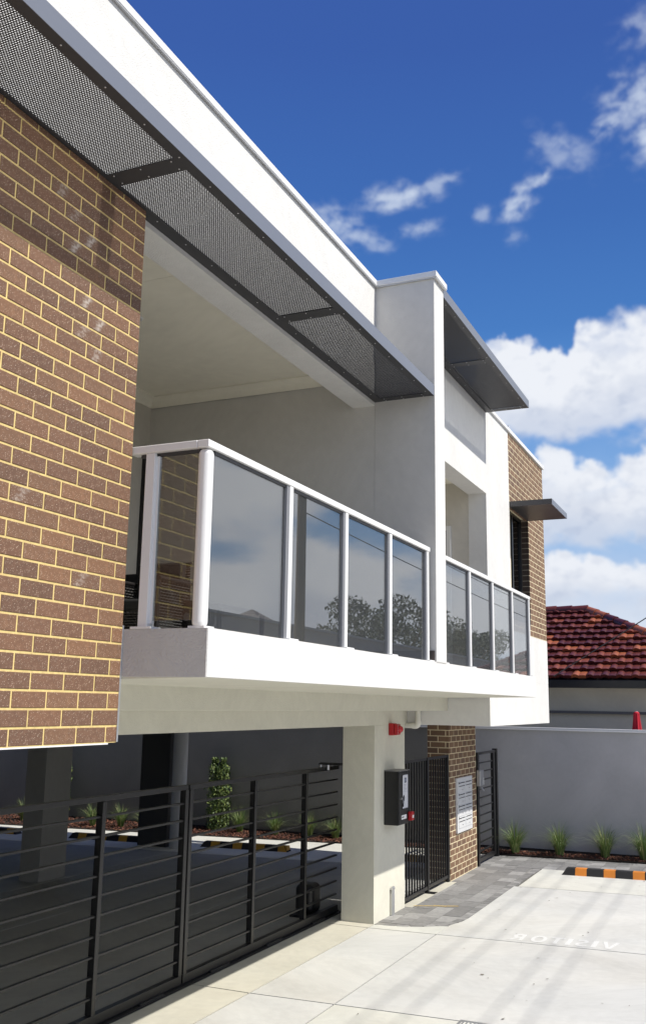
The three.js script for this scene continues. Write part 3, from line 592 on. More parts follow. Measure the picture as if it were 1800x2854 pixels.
// ---------------------------------------------------------------- pier, boundary wall, gates
{
  const p = thing('brick_pier', 'brown brick pier holding the letterbox panel, shaded on top and sunlit below', 'brick pier');
  mesh('mortar', box(14.274, 15.742, -0.03, W0(-0.23), -4.655, -4.315), M.mortarFar, p);
  layBricks(p, { x0: 14.27, x1: 15.745, y0: 0.012, y1: W0(-0.225), z: -4.314, mats: farBrickMats, phase: 0.0, depth: 0.05, jw: 0.022 });
  layBricks(p, { x0: -4.655, x1: -4.318, y0: 0.012, y1: W0(-0.225), z: 14.274, turn: 1, mats: farBrickMats, depth: 0.05, phase: 0.05 });
}
{
  const w = thing('boundary_wall', 'grey rendered boundary wall with a pale capping running behind the garden beds', 'wall');
  mesh('wall_body', box(17.6, 17.8, -0.1, 2.125, -5.3, 6), M.grey, w);
  mesh('wall_body', box(17.6, 17.8, -0.1, 2.125, -18, -5.301), std([0.235, 0.23, 0.215], 0.93, { map: rep(wallMap, 0.33) }), w, { label: 'rear length of the wall behind the garage, shade put into its colour' });  // same wall continued; garage shade is put into this darker colour
  mesh('capping', box(17.57, 17.83, 2.125, 2.165, -18, 6, 0.004), M.copingGrey, w);
  mesh('capping_edge', box(17.562, 17.57, 2.118, 2.135, -18, 6), M.coping, w);
}
{ // sliding driveway gate
  const zg = -4.95, g = thing('sliding_gate', 'wide black driveway gate of horizontal bars across the garage entrance', 'gate');
  const leaf = (x0, x1, posts) => {
    mesh('top_rail', box(x0, x1, 1.712, 1.756, zg - 0.025, zg + 0.025, 0.004), M.black, g);
    mesh('bottom_rail', box(x0, x1, 0.025, 0.10, zg - 0.03, zg + 0.03, 0.004), M.black, g);
    for (const [a, b] of posts) mesh('upright', box(a, b, 0.10, 1.712, zg - 0.032, zg + 0.032, 0.004), M.black, g);
    for (let k = 0; k < 10; k++) { const y = 0.224 + k * 0.1518; mesh('bar', box(x0 + 0.01, x1 - 0.01, y - 0.009, y + 0.009, zg - 0.017, zg + 0.017, 0.003), M.black, g); }
  };
  leaf(2.4, 7.965, [[2.4, 2.45], [4.12, 4.17], [5.39, 5.44], [6.66, 6.71], [7.91, 7.965]]);
  leaf(7.99, 11.52, [[7.99, 8.045], [9.275, 9.325], [10.545, 10.595]]);
  const s = thing('gate_track', 'steel ground track and channel along the foot of the sliding gate', 'gate track');
  mesh('track_rail', [box(0, 11.6, 0.0, 0.012, zg - 0.05, zg + 0.06), box(0, 11.6, 0.012, 0.024, zg - 0.008, zg + 0.008)], M.blackMatt, s);
  const br = []; for (let x = 7.3; x < 11.3; x += 1.15) br.push(box(x, x + 0.35, 0.0125, 0.03, zg + 0.03, zg + 0.055)); mesh('track_bracket', br, M.blackMatt, s);
  const k = thing('gate_guide', 'black guide roller bracket over the gate beside the white column', 'gate guide');
  mesh('arm', [rod([11.15, 1.80, -4.72], [11.15, 1.80, -5.02], 0.01), box(11.1, 11.2, 1.785, 1.80, -5.02, -4.72)], M.black, k);
  for (const z of [-4.90, -5.0]) { const c = new THREE.CylinderGeometry(0.02, 0.02, 0.07, 12); c.translate(11.12, 1.76, z); mesh('roller', clean(c), M.screw, k); }
  const m = thing('gate_motor', 'black gate motor housing low behind the gate near the column', 'gate motor');
  { const b = new RoundedBoxGeometry(0.3, 0.34, 0.24, 4, 0.07); b.translate(11.25, 0.2, -5.2); mesh('housing', clean(b), M.black, m); mesh('base_plate', box(11.05, 11.45, 0, 0.03, -5.35, -5.05), M.blackMatt, m); }
}
{ // pedestrian gate of upright bars
  const z = -4.345, g = thing('pedestrian_gate', 'tall black entry gate of close upright bars beside the white column', 'gate');
  const panel = (x0, x1, n, low) => {
    mesh('top_rail', box(x0, x1, 1.765, 1.80, z - 0.02, z + 0.02, 0.004), M.black, g);
    mesh('bottom_rail', box(x0, x1, low, low + 0.045, z - 0.02, z + 0.02, 0.004), M.black, g);
    for (let i = 0; i < n; i++) { const x = x0 + (i + 0.5) * (x1 - x0) / n; mesh('bar', box(x - 0.011, x + 0.011, low + 0.045, 1.765, z - 0.011, z + 0.011, 0.002), M.black, g); }
  };
  panel(12.26, 13.24, 9, 0.05); panel(13.31, 14.2, 8, 0.06);
  mesh('gate_post', [box(13.25, 13.30, 0.0, 1.80, z - 0.025, z + 0.025, 0.004), box(13.22, 13.36, 0, 0.012, z - 0.03, z + 0.12)], M.black, g);
  mesh('end_post', box(14.205, 14.262, 0.0, 1.80, z - 0.025, z + 0.025, 0.004), M.black, g);
  mesh('threshold', drape(box(12.26, 14.26, -0.04, 0.004, -4.36, -4.22)), M.concreteWarm, path);
}
{ // side gate
  const z = -4.33, g = thing('side_gate', 'narrow black slatted side gate between the brick pier and grey wall', 'gate');
  mesh('gate_post', box(15.80, 15.87, 0, 1.77, z - 0.035, z + 0.035, 0.004), M.black, g);
  mesh('gate_post', box(17.02, 17.10, 0, 1.80, z - 0.04, z + 0.04, 0.004), M.black, g);
  for (const [a, b, e] of [[15.89, 15.94, 0.02], [16.84, 16.90, 0.028], [16.93, 16.98, 0.02]]) mesh('stile', box(a, b, 0.111, 1.734, z - 0.022, z + e), M.black, g);
  mesh('top_rail', box(15.87, 17.02, 1.735, 1.775, z - 0.02, z + 0.02), M.black, g);
  mesh('bottom_rail', box(15.89, 16.98, 0.05, 0.11, z - 0.02, z + 0.02), M.black, g);
  for (let k = 0; k < 11; k++) mesh('slat', box(15.94, 16.84, 0.2 + k * 0.139, 0.22 + k * 0.139, z - 0.012, z + 0.012), M.black, g);
  const l = thing('gate_lock', 'grey keypad lock box on the post of the slatted side gate', 'lock');
  mesh('lock_case', box(15.70, 15.94, 1.25, 1.50, z + 0.036, z + 0.10, 0.008), M.steel, l);
  for (let r = 0; r < 4; r++) for (const dx of [0, 0.03]) { const b = box(15.87 + dx, 15.888 + dx, 1.27 + r * 0.03, 1.285 + r * 0.03, z + 0.1, z + 0.106); mesh('key_button', b, M.whitePaint, l); }
  mesh('lever', [rod([15.97, 1.21, z + 0.05], [15.97, 1.16, z + 0.09], 0.01), box(15.955, 15.985, 1.19, 1.25, z + 0.02, z + 0.05)], M.screw, l);
}
{ // letterboxes
  const z = -4.305, x0 = 14.57, x1 = 15.40, y0 = W0(-1.875), y1 = W0(-1.075);
  const g = thing('letterbox_panel', 'bank of eight silver letterboxes set into the brick pier', 'letterboxes');
  mesh('face_plate', box(x0, x1, y0, y1, z - 0.02, z + 0.022, 0.003), M.letter, g);
  for (let r = 0; r < 4; r++) for (let c = 0; c < 2; c++) {
    const a = x0 + 0.06 + c * 0.375, b = a + 0.335, yt = y1 - 0.075 - r * 0.172;
    const d = group('letterbox', g);
    mesh('door', box(a - 0.005, b + 0.005, yt - 0.145, yt + 0.012, z + 0.0225, z + 0.0275, 0.002), M.letter, d);
    mesh('slot', box(a + 0.01, b - 0.01, yt - 0.006, yt + 0.006, z + 0.0278, z + 0.0295), M.black, d);
    mesh('flap', box(a + 0.01, b - 0.01, yt - 0.052, yt - 0.043, z + 0.0278, z + 0.0305), M.black, d);
    const k = new THREE.CylinderGeometry(0.009, 0.009, 0.01, 10); k.rotateX(Math.PI / 2).translate((a + b) / 2 + 0.02, yt - 0.1, z + 0.031); mesh('lock', clean(k), M.screw, d);
    const n = new THREE.CylinderGeometry(0.005, 0.005, 0.012, 8); n.rotateX(Math.PI / 2).translate((a + b) / 2 + 0.02, yt - 0.1, z + 0.031); mesh('keyhole', clean(n), M.black, d);
    if (c === 0) mesh('latch', box(a - 0.004, a + 0.012, yt - 0.01, yt + 0.02, z + 0.0278, z + 0.031), M.black, d);
  }
}
{ // fire panel cabinet on the column
  const x0 = 11.475, x1 = 11.85, y0 = W0(-1.435), y1 = W0(-0.80), zf = -4.107;
  const g = thing('fire_panel_cabinet', 'black wall cabinet with a pale printed window on the white column', 'cabinet');
  mesh('cabinet_body', box(x0, x1, y0, y1, -4.3035, zf - 0.014, 0.004), M.black, g);
  mesh('cabinet_door', box(x0 + 0.003, x1 - 0.003, y0 + 0.005, y1 - 0.012, zf - 0.0135, zf, 0.004), M.blackMatt, g);
  mesh('cabinet_lid', box(x0 - 0.004, x1 + 0.004, y1 + 0.0005, y1 + 0.012, -4.3035, zf + 0.01, 0.003), std([0.16, 0.16, 0.165], 0.45), g);
  const c = document.createElement('canvas'); c.width = 256; c.height = 420; const q = c.getContext('2d');
  q.fillStyle = '#c3c6d2'; q.fillRect(0, 0, 256, 420); q.fillStyle = '#d8dae2'; q.fillRect(8, 8, 240, 404);
  q.fillStyle = '#565c70'; q.fillRect(92, 38, 92, 62); q.fillStyle = '#8a90a6'; q.fillRect(104, 50, 68, 38);
  q.fillStyle = '#9a9eae'; for (let r = 0; r < 5; r++) q.fillRect(60, 120 + r * 17, 136 - (r % 3) * 24, 5);
  q.fillStyle = '#a9adbc'; q.fillRect(0, 210, 256, 3);
  q.fillStyle = '#30323a'; q.beginPath(); q.ellipse(56, 292, 44, 40, 0, 0, 7); q.fill(); q.fillRect(18, 318, 52, 44); q.beginPath(); q.ellipse(30, 376, 34, 24, 0.4, 0, 7); q.fill();
  const t = new THREE.CanvasTexture(c); t.colorSpace = THREE.SRGBColorSpace;
  const p = new THREE.PlaneGeometry(0.20, 0.40); p.translate(x0 + 0.215, W0(-1.045), zf + 0.0042); mesh('printed_window', p, std([1, 1, 1], 0.15, { map: t }), g);
  mesh('window_frame', [box(x0 + 0.105, x0 + 0.325, W0(-0.845), W0(-0.838), zf, zf + 0.007), box(x0 + 0.105, x0 + 0.325, W0(-1.252), W0(-1.245), zf, zf + 0.007), box(x0 + 0.105, x0 + 0.113, W0(-1.245), W0(-0.845), zf, zf + 0.007), box(x0 + 0.317, x0 + 0.325, W0(-1.245), W0(-0.845), zf, zf + 0.007)], M.blackMatt, g);
  const k = new THREE.CylinderGeometry(0.013, 0.013, 0.02, 14); k.rotateX(Math.PI / 2).translate(x0 + 0.06, W0(-1.12), zf + 0.008); mesh('cam_lock', clean(k), M.screw, g);
  const s = document.createElement('canvas'); s.width = 128; s.height = 40; const w = s.getContext('2d'); w.fillStyle = '#eceef0'; w.fillRect(0, 0, 128, 40); w.fillStyle = '#44464c'; for (const [a, b] of [[10, 16], [30, 22], [56, 10]]) w.fillRect(a, 14, b, 11);
  const st = new THREE.CanvasTexture(s); st.colorSpace = THREE.SRGBColorSpace;
  const sp = new THREE.PlaneGeometry(0.19, 0.05); sp.translate(x0 + 0.17, W0(-1.345), zf + 0.0042); mesh('sticker', sp, std([1, 1, 1], 0.5, { map: st }), g);
  const r = thing('call_point', 'small red alarm call point at the lower corner of the black cabinet', 'call point');
  mesh('call_box', box(x1 - 0.06, x1 + 0.035, W0(-1.40), W0(-1.295), zf + 0.0045, zf + 0.055, 0.008), M.red, r);
  mesh('call_plate', box(x1 - 0.04, x1 + 0.015, W0(-1.37), W0(-1.335), zf + 0.0552, zf + 0.058), M.whitePaint, r);
  // horn on the column head
  const h = thing('alarm_sounder', 'red fire alarm sounder high on the white column', 'alarm');
  mesh('back_box', box(11.63, 11.76, W0(-0.372), W0(-0.222), -4.3035, -4.235, 0.01), M.red, h);
  mesh('front_box', box(11.635, 11.755, W0(-0.365), W0(-0.23), -4.234, -4.185, 0.012), M.red, h);
  { const d = new THREE.SphereGeometry(0.047, 16, 10, 0, TAU, 0, Math.PI / 2); d.rotateX(Math.PI / 2).scale(1, 1, 1.1).translate(11.70, W0(-0.295), -4.186); mesh('strobe_dome', clean(d), std([0.5, 0.02, 0.03], 0.12), h); }
  const lc = document.createElement('canvas'); lc.width = 64; lc.height = 256; const lx = lc.getContext('2d'); lx.fillStyle = '#000'; lx.fillRect(0, 0, 64, 256); lx.fillStyle = '#fff'; lx.font = 'bold 60px sans-serif'; lx.textAlign = 'center'; 'FIRE'.split('').forEach((ch, i) => lx.fillText(ch, 32, 58 + i * 62));
  const lp = new THREE.PlaneGeometry(0.03, 0.11); lp.translate(11.653, W0(-0.297), -4.1838); mesh('lettering', lp, std([0.85, 0.85, 0.85], 0.5, { alphaMap: new THREE.CanvasTexture(lc), transparent: true }), h);
}
{ // pipes by the column
  const g = thing('drain_pipe', 'cream plastic drain pipe with an elbow under the balcony soffit', 'pipe');
  const x = 12.305, y = 2.255;
  mesh('vertical_pipe', rod([x, y + 0.05, -4.14], [x, W0(0.11), -4.14], 0.033, 16), M.pvc, g);
  mesh('horizontal_pipe', rod([x, y, -4.19], [x, y, -4.60], 0.033, 16), M.pvc, g);
  mesh('elbow', tube([[x, y + 0.07, -4.14], [x, y + 0.02, -4.145], [x, y, -4.165], [x, y, -4.22]], 0.039, 16, 14), M.pvc, g);
  const c = thing('conduit_stub', 'pair of short shiny conduit pipes rising at the foot of the white column', 'pipe');
  for (const dx of [0, 0.045]) mesh('conduit', rod([11.70 + dx, 0, -4.275], [11.70 + dx, 0.335, -4.275], 0.014, 12), dx ? M.screw : M.steel, c);
  mesh('clip', box(11.685, 11.765, 0.30, 0.32, -4.303, -4.262), M.screw, c);
}
// ---------------------------------------------------------------- balcony furniture
{
  const fl = W0(0.38);
  function weave(x0, x1, y0, y1, z, along, lines, cols) {     // woven strands: rows that pass over and under upright canes
    const out = [];
    for (let r = 0; r < lines; r++) {
      const y = lerp(y0, y1, (r + 0.5) / lines), pts = [];
      for (let c = 0; c <= cols; c++) { const t = c / cols, w = ((c + r) % 2 ? 1 : -1) * 0.006; const X = lerp(x0, x1, t); pts.push(along === 'x' ? [X, y, z + w] : [z + w, y, X]); }
      out.push(tube(pts, (y1 - y0) / lines * 0.42, cols * 2, 4));
    }
    return out;
  }
  function chair(name, label, x, z, turn) {
    const g = thing(name, label, 'chair', [x, fl, z], 'black wicker chairs on the balcony'); g.rotation.y = turn;
    mesh('woven_back', weave(-0.28, 0.28, 0.30, 0.80, -0.27, 'x', 20, 26), M.wicker, g);
    mesh('woven_side', weave(-0.27, 0.27, 0.05, 0.60, -0.29, 'z', 20, 22), M.wicker, g);
    mesh('woven_side', weave(-0.27, 0.27, 0.05, 0.60, 0.29, 'z', 20, 22), M.wicker, g);
    mesh('woven_front', weave(-0.28, 0.28, 0.05, 0.30, 0.27, 'x', 10, 24), M.wicker, g);
    mesh('seat_cushion', box(-0.27, 0.27, 0.32, 0.42, -0.25, 0.27, 0.03), M.cushion, g);
    mesh('back_cushion', box(-0.26, 0.26, 0.42, 0.82, -0.25, -0.14, 0.03), M.cushion, g);
    mesh('arm_rail', [rod([-0.29, 0.61, -0.28], [-0.29, 0.61, 0.28], 0.022), rod([0.29, 0.61, -0.28], [0.29, 0.61, 0.28], 0.022), rod([-0.29, 0.81, -0.28], [0.29, 0.81, -0.28], 0.022)], M.wicker, g);
    for (const sx of [-1, 1]) for (const sz of [-1, 1]) mesh('leg', rod([sx * 0.28, 0, sz * 0.26], [sx * 0.28, 0.6, sz * 0.26], 0.02), M.wicker, g);
    return g;
  }
  chair('wicker_chair', 'black wicker armchair half hidden behind the sunlit brick wall edge', 6.45, -4.75, -Math.PI / 2).scale.setScalar(0.8);
  chair('wicker_chair', 'black wicker armchair with pale edge seen through the return pane of the balustrade', 5.6, -3.85, -Math.PI / 2).scale.setScalar(0.72);
  const t = thing('balcony_table', 'low dark outdoor table on the balcony behind the wicker chairs', 'table', [6.75, fl, -4.1]);
  mesh('table_top', box(-0.35, 0.3, 0.33, 0.37, -0.35, 0.35, 0.01), M.wicker, t); for (const sx of [-1, 1]) for (const sz of [-1, 1]) mesh('leg', rod([sx * 0.35, 0, sz * 0.35], [sx * 0.35, 0.33, sz * 0.35], 0.02), M.wicker, t);
  const s = thing('ornament', 'small pale letter ornament standing on the balcony table', 'ornament', [6.52, fl + 0.372, -4.2]);
  mesh('base', box(-0.03, 0.03, 0, 0.01, -0.11, 0.11), M.whitePaint, s);
  { const a = [rod([0, 0.01, -0.09], [0, 0.1, -0.06], 0.006), rod([0, 0.1, -0.06], [0, 0.01, -0.03], 0.006), rod([0, 0.04, -0.075], [0, 0.04, -0.045], 0.005)]; mesh('letter', a, M.whitePaint, s); mesh('figure', [rod([0, 0.01, 0.02], [0, 0.08, 0.03], 0.006), rod([0, 0.05, 0.0], [0, 0.05, 0.06], 0.005)], M.whitePaint, s); }
  const d = thing('wicker_drum', 'round black woven drum stool lying on its side beside the corner post', 'stool', [5.8, fl + 0.2, -3.6]); d.scale.setScalar(0.62);
  const rings = []; for (let k = 0; k < 9; k++) { const q = new THREE.TorusGeometry(0.05 + k * 0.0165, 0.008, 6, 30); q.rotateY(Math.PI / 2).translate(-0.15 + (k % 2) * 0.004, 0, 0); rings.push(clean(q)); }
  mesh('woven_end', rings, M.wicker, d);
  { const b = new THREE.CylinderGeometry(0.185, 0.185, 0.29, 28); b.rotateZ(Math.PI / 2); mesh('drum_body', clean(b), M.cushion, d); const e = new THREE.CylinderGeometry(0.045, 0.045, 0.02, 20); e.rotateZ(Math.PI / 2).translate(-0.152, 0, 0); mesh('drum_cap', clean(e), std([0.2, 0.2, 0.2], 0.5), d); }
}
// ---------------------------------------------------------------- wheel stops
function wheelStop(label, x, z0, z1, skew, main, grp) {
  const L = z1 - z0, g = thing('wheel_stop', label, 'wheel stop', [x, gy((z0 + z1) / 2), (z0 + z1) / 2], grp);
  g.rotation.y = skew; if (z0 > -4.3) g.rotation.x = -SLOPE;
  const s = new THREE.Shape(); s.moveTo(-0.1, 0); s.lineTo(-0.058, 0.1); s.lineTo(0.058, 0.1); s.lineTo(0.1, 0); s.closePath();
  let at = -L / 2, k = 0;
  while (at < L / 2 - 0.01) {
    const u = Math.min(k % 2 ? 0.17 : k ? 0.25 : 0.2, L / 2 - at);
    const q = new THREE.ExtrudeGeometry(s, { depth: u - 0.002, bevelEnabled: false }); q.translate(0, 0, at);
    const p = q.attributes.position;
    for (let m = 0; m < p.count; m++) if (p.getY(m) > 0.05 && Math.abs(p.getZ(m)) > L / 2 - 0.02) p.setZ(m, p.getZ(m) - Math.sign(p.getZ(m)) * 0.07);
    q.computeVertexNormals();
    mesh(k % 2 ? 'bright_band' : 'rubber_section', uvBox(q), k % 2 ? main : M.rubber, g);
    at += u; k++;
  }
  return g;
}
wheelStop('black and orange wheel stop at the head of the visitor bay', 15.66, -2.95, -1.1, 0, M.orange);
wheelStop('dim black and yellow wheel stop just left of the white column, seen through gate', 15.72, -6.5, -4.98, 0.12, M.yellow);
wheelStop('dim black and yellow wheel stop in front of the columnar shrub', 15.57, -9.25, -7.6, 0.12, M.yellow);
wheelStop('dim black and yellow wheel stop between the grey garage column and black column', 15.27, -11.9, -10.15, 0.12, M.yellow);
wheelStop('dim black and yellow wheel stop left of the grey garage column', 14.95, -14.7, -13.0, 0.12, M.yellow);
// ---------------------------------------------------------------- garden beds
const bedLine = (z) => z > -4.62 ? 17.2 : lerp(17.0, 15.94, (z + 7.2) / -7.1);
{
  const bed = [[17.17, 2], [17.6, 2], [17.6, -17.9], [bedLine(-17.9), -17.9], [bedLine(-4.63), -4.63], [17.17, -4.62]];
  mesh('garden_bed', drape(prism(bed, -0.055, 0.02)), M.soil, scene, { kind: 'structure' });
  mesh('concrete_strip', prism([[15.21, -4.96], [bedLine(-4.96) - 0.005, -4.96], [bedLine(-17.9) - 0.005, -17.9], [15.21 - 1.4, -17.9], [15.21 - 0.55, -9.5]].reverse(), -0.049, 0.006), M.concrete[0], scene, { kind: 'structure' });
  mesh('entry_slab', box(11.15, 17.16, -0.05, -0.004, -4.95, -4.6), M.concrete[2], scene, { kind: 'structure' });
  const chip = new THREE.BoxGeometry(0.05, 0.012, 0.022);
  const n = 9000, im = new THREE.InstancedMesh(chip, std([1, 1, 1], 0.9), n), m4 = new THREE.Matrix4(), e = new THREE.Euler(), q = new THREE.Quaternion();
  for (let i = 0; i < n; i++) {
    const z = i < 4000 ? rr(-4.6, 0.4) : rr(-16, -4.6), x = rr(bedLine(z) + 0.02, 17.58), k = rr(0.5, 1.4);
    e.set(rr(-0.6, 0.6), rr(0, 6.28), rr(-0.6, 0.6)); q.setFromEuler(e);
    m4.compose(V3(x, gy(z) + rr(0.018, 0.045), z), q, V3(k, k, k)); im.setMatrixAt(i, m4);
    const t = rnd(); im.setColorAt(i, t < 0.5 ? rgb(0.10, 0.036, 0.022) : t < 0.85 ? rgb(0.05, 0.022, 0.016) : rgb(0.19, 0.08, 0.045));
  }
  im.name = 'bark_mulch'; im.userData = { kind: 'stuff', label: 'red-brown bark mulch spread along the grey wall', category: 'mulch' }; im.castShadow = im.receiveShadow = true; scene.add(im);
}
function tuft(label, x, z, h, n, grp) {
  const g = thing('grass_tuft', label, 'grass tuft', [x, gy(z) + 0.02, z], grp), sets = [[], [], [], []];
  for (let i = 0; i < n; i++) {
    const a = rr(0, TAU), lean = Math.pow(rnd(), 0.75) * 0.78 + 0.03, L = h * rr(0.65, 1.25), w = rr(0.004, 0.0075), bx = Math.cos(a) * rr(0, 0.06), bz = Math.sin(a) * rr(0, 0.06);
    const P = [], I = [], seg = 5, side = [-Math.sin(a), Math.cos(a)];
    for (let s = 0; s <= seg; s++) {
      const t = s / seg, th = lean * (0.35 + 1.05 * t * t), r = L * t * Math.sin(th), y = L * t * Math.cos(th), ww = w * (1 - t * 0.92);
      P.push(bx + Math.cos(a) * r - side[0] * ww, y, bz + Math.sin(a) * r - side[1] * ww, bx + Math.cos(a) * r + side[0] * ww, y, bz + Math.sin(a) * r + side[1] * ww);
      if (s) { const o = s * 2; I.push(o - 2, o - 1, o, o - 1, o + 1, o); }
    }
    const b = new THREE.BufferGeometry(); b.setAttribute('position', new THREE.Float32BufferAttribute(P, 3)); b.setIndex(I); b.computeVertexNormals();
    sets[Math.floor(Math.pow(rnd(), 1.3) * 4)].push(clean(b));
  }
  sets.forEach((s, k) => { if (s.length) mesh(k === 3 ? 'dry_blades' : 'blades', s, M.blade[k], g, { kind: 'stuff' }); });
}
const ord = ['first', 'second', 'third', 'fourth'];
[[17.28, -4.06, 0.50], [17.34, -3.31, 0.50], [17.34, -2.55, 0.52], [17.34, -1.93, 0.53]].forEach(([x, z, h], i) => tuft(`${ord[i]} strappy green grass tuft along the grey wall, counting from the side gate`, x, z, h, 330, 'grass tufts along the grey wall'));
[[16.62, -14.3, 0.42, 'grass tuft at the far left of the garage bed, left of the grey column'], [16.6, -12.5, 0.46, 'grass tuft in the garage bed just right of the grey column and thin shrub'], [16.72, -11.9, 0.44, 'grass tuft in the garage bed, middle one between grey and black columns'], [16.8, -11.4, 0.38, 'grass tuft in the garage bed just left of the black column'],
  [17.2, -9.45, 0.5, 'grass tuft at the right foot of the columnar shrub'], [17.3, -8.72, 0.44, 'grass tuft midway between columnar shrub and the gate upright'], [17.34, -8.02, 0.46, 'grass tuft seen beside the last gate upright before the column'], [17.4, -7.5, 0.42, 'grass tuft nearest the white column, behind the driveway gate'], [17.3, -10.75, 0.4, 'dark grass tuft left of the columnar shrub, behind the gate stile'], [16.7, -13.75, 0.32, 'drooping grass tuft beside the grey column at far left']].forEach(([x, z, h, l]) => tuft(l, x, z, h, 200, 'grass tufts in the garage bed'));
function shrub(label, x, z, h, w, n) {
  const g = thing('columnar_shrub', label, 'shrub', [x, 0.02, z]);
  mesh('stem', [rod([0, 0, 0], [0, h * 0.8, 0], 0.014, 6, 0.005), rod([0.03, 0, 0.05], [0.03, h * 0.9, 0.09], 0.01, 6, 0.004)], M.bark, g);
  const sets = [[], [], []];
  for (let i = 0; i < n; i++) {
    const t = rnd(), y = h * t, prof = w * (0.55 + 0.45 * Math.sin(Math.min(1, t * 1.15 + 0.2) * Math.PI)) * (t > 0.9 ? 0.5 : 1) * rr(0.7, 1.15);
    const a = rr(0, TAU), r = prof * Math.sqrt(rnd()), s = rr(0.018, 0.034);
    const twin = t > 0.55 ? (rnd() < 0.5 ? 0.09 : -0.10) : 0;
    const b = new THREE.BufferGeometry(); b.setAttribute('position', new THREE.Float32BufferAttribute([0, -s, 0, s * 0.62, 0, s * 0.12, 0, s, 0, -s * 0.62, 0, s * 0.12], 3)); b.setIndex([0, 1, 2, 0, 2, 3]); b.computeVertexNormals();
    b.rotateX(rr(-1.2, 1.2)).rotateY(rr(0, TAU)).translate(Math.cos(a) * r, y, Math.sin(a) * r + twin);
    sets[Math.floor(rnd() * 3)].push(clean(b));
  }
  sets.forEach((s, k) => mesh('foliage', s, M.leaf[k], g, { kind: 'stuff' }));
}
shrub('leafy upright columnar shrub against the grey wall behind the driveway gate', 17.38, -10.05, 1.40, 0.26, 3600);
shrub('thin upright shrub mostly hidden behind the grey garage column', 17.3, -13.86, 1.38, 0.17, 1500);
// ---------------------------------------------------------------- small things on the ground
{
  const g = thing('drain_grate', 'square metal drain grate set in the concrete driveway', 'drain', [7.955, gy(-2.22) + 0.001, -2.22]);
  mesh('grate_frame', [box(-0.16, 0.16, -0.01, 0.004, -0.16, -0.14), box(-0.16, 0.16, -0.01, 0.004, 0.14, 0.16), box(-0.16, -0.14, -0.01, 0.004, -0.14, 0.14), box(0.14, 0.16, -0.01, 0.004, -0.14, 0.14)], M.steel, g);
  for (let k = 0; k < 9; k++) mesh('grate_bar', box(-0.14, 0.14, -0.01, 0.003, -0.13 + k * 0.031, -0.118 + k * 0.031), M.steel, g);
  mesh('grate_pit', box(-0.14, 0.14, -0.012, -0.0095, -0.14, 0.14), M.black, g);
  const lit = [];
  for (let i = 0; i < 46; i++) {
    const x = rr(7, 15.6), z = rr(-3.4, -0.8), s = rr(0.008, 0.022);
    const q = new THREE.CircleGeometry(s, 6); q.scale(1, rr(0.3, 0.6), 1).rotateX(-Math.PI / 2 + rr(-0.3, 0.3)).rotateY(rr(0, 6.28)).translate(x, gy(z) + 0.008, z); lit.push(clean(q));
  }
  mesh('leaf_litter', lit, std([0.10, 0.075, 0.05], 0.9, { side: THREE.DoubleSide }), scene, { kind: 'stuff', label: 'few dry leaf scraps scattered over the concrete driveway', category: 'leaf litter' });
}
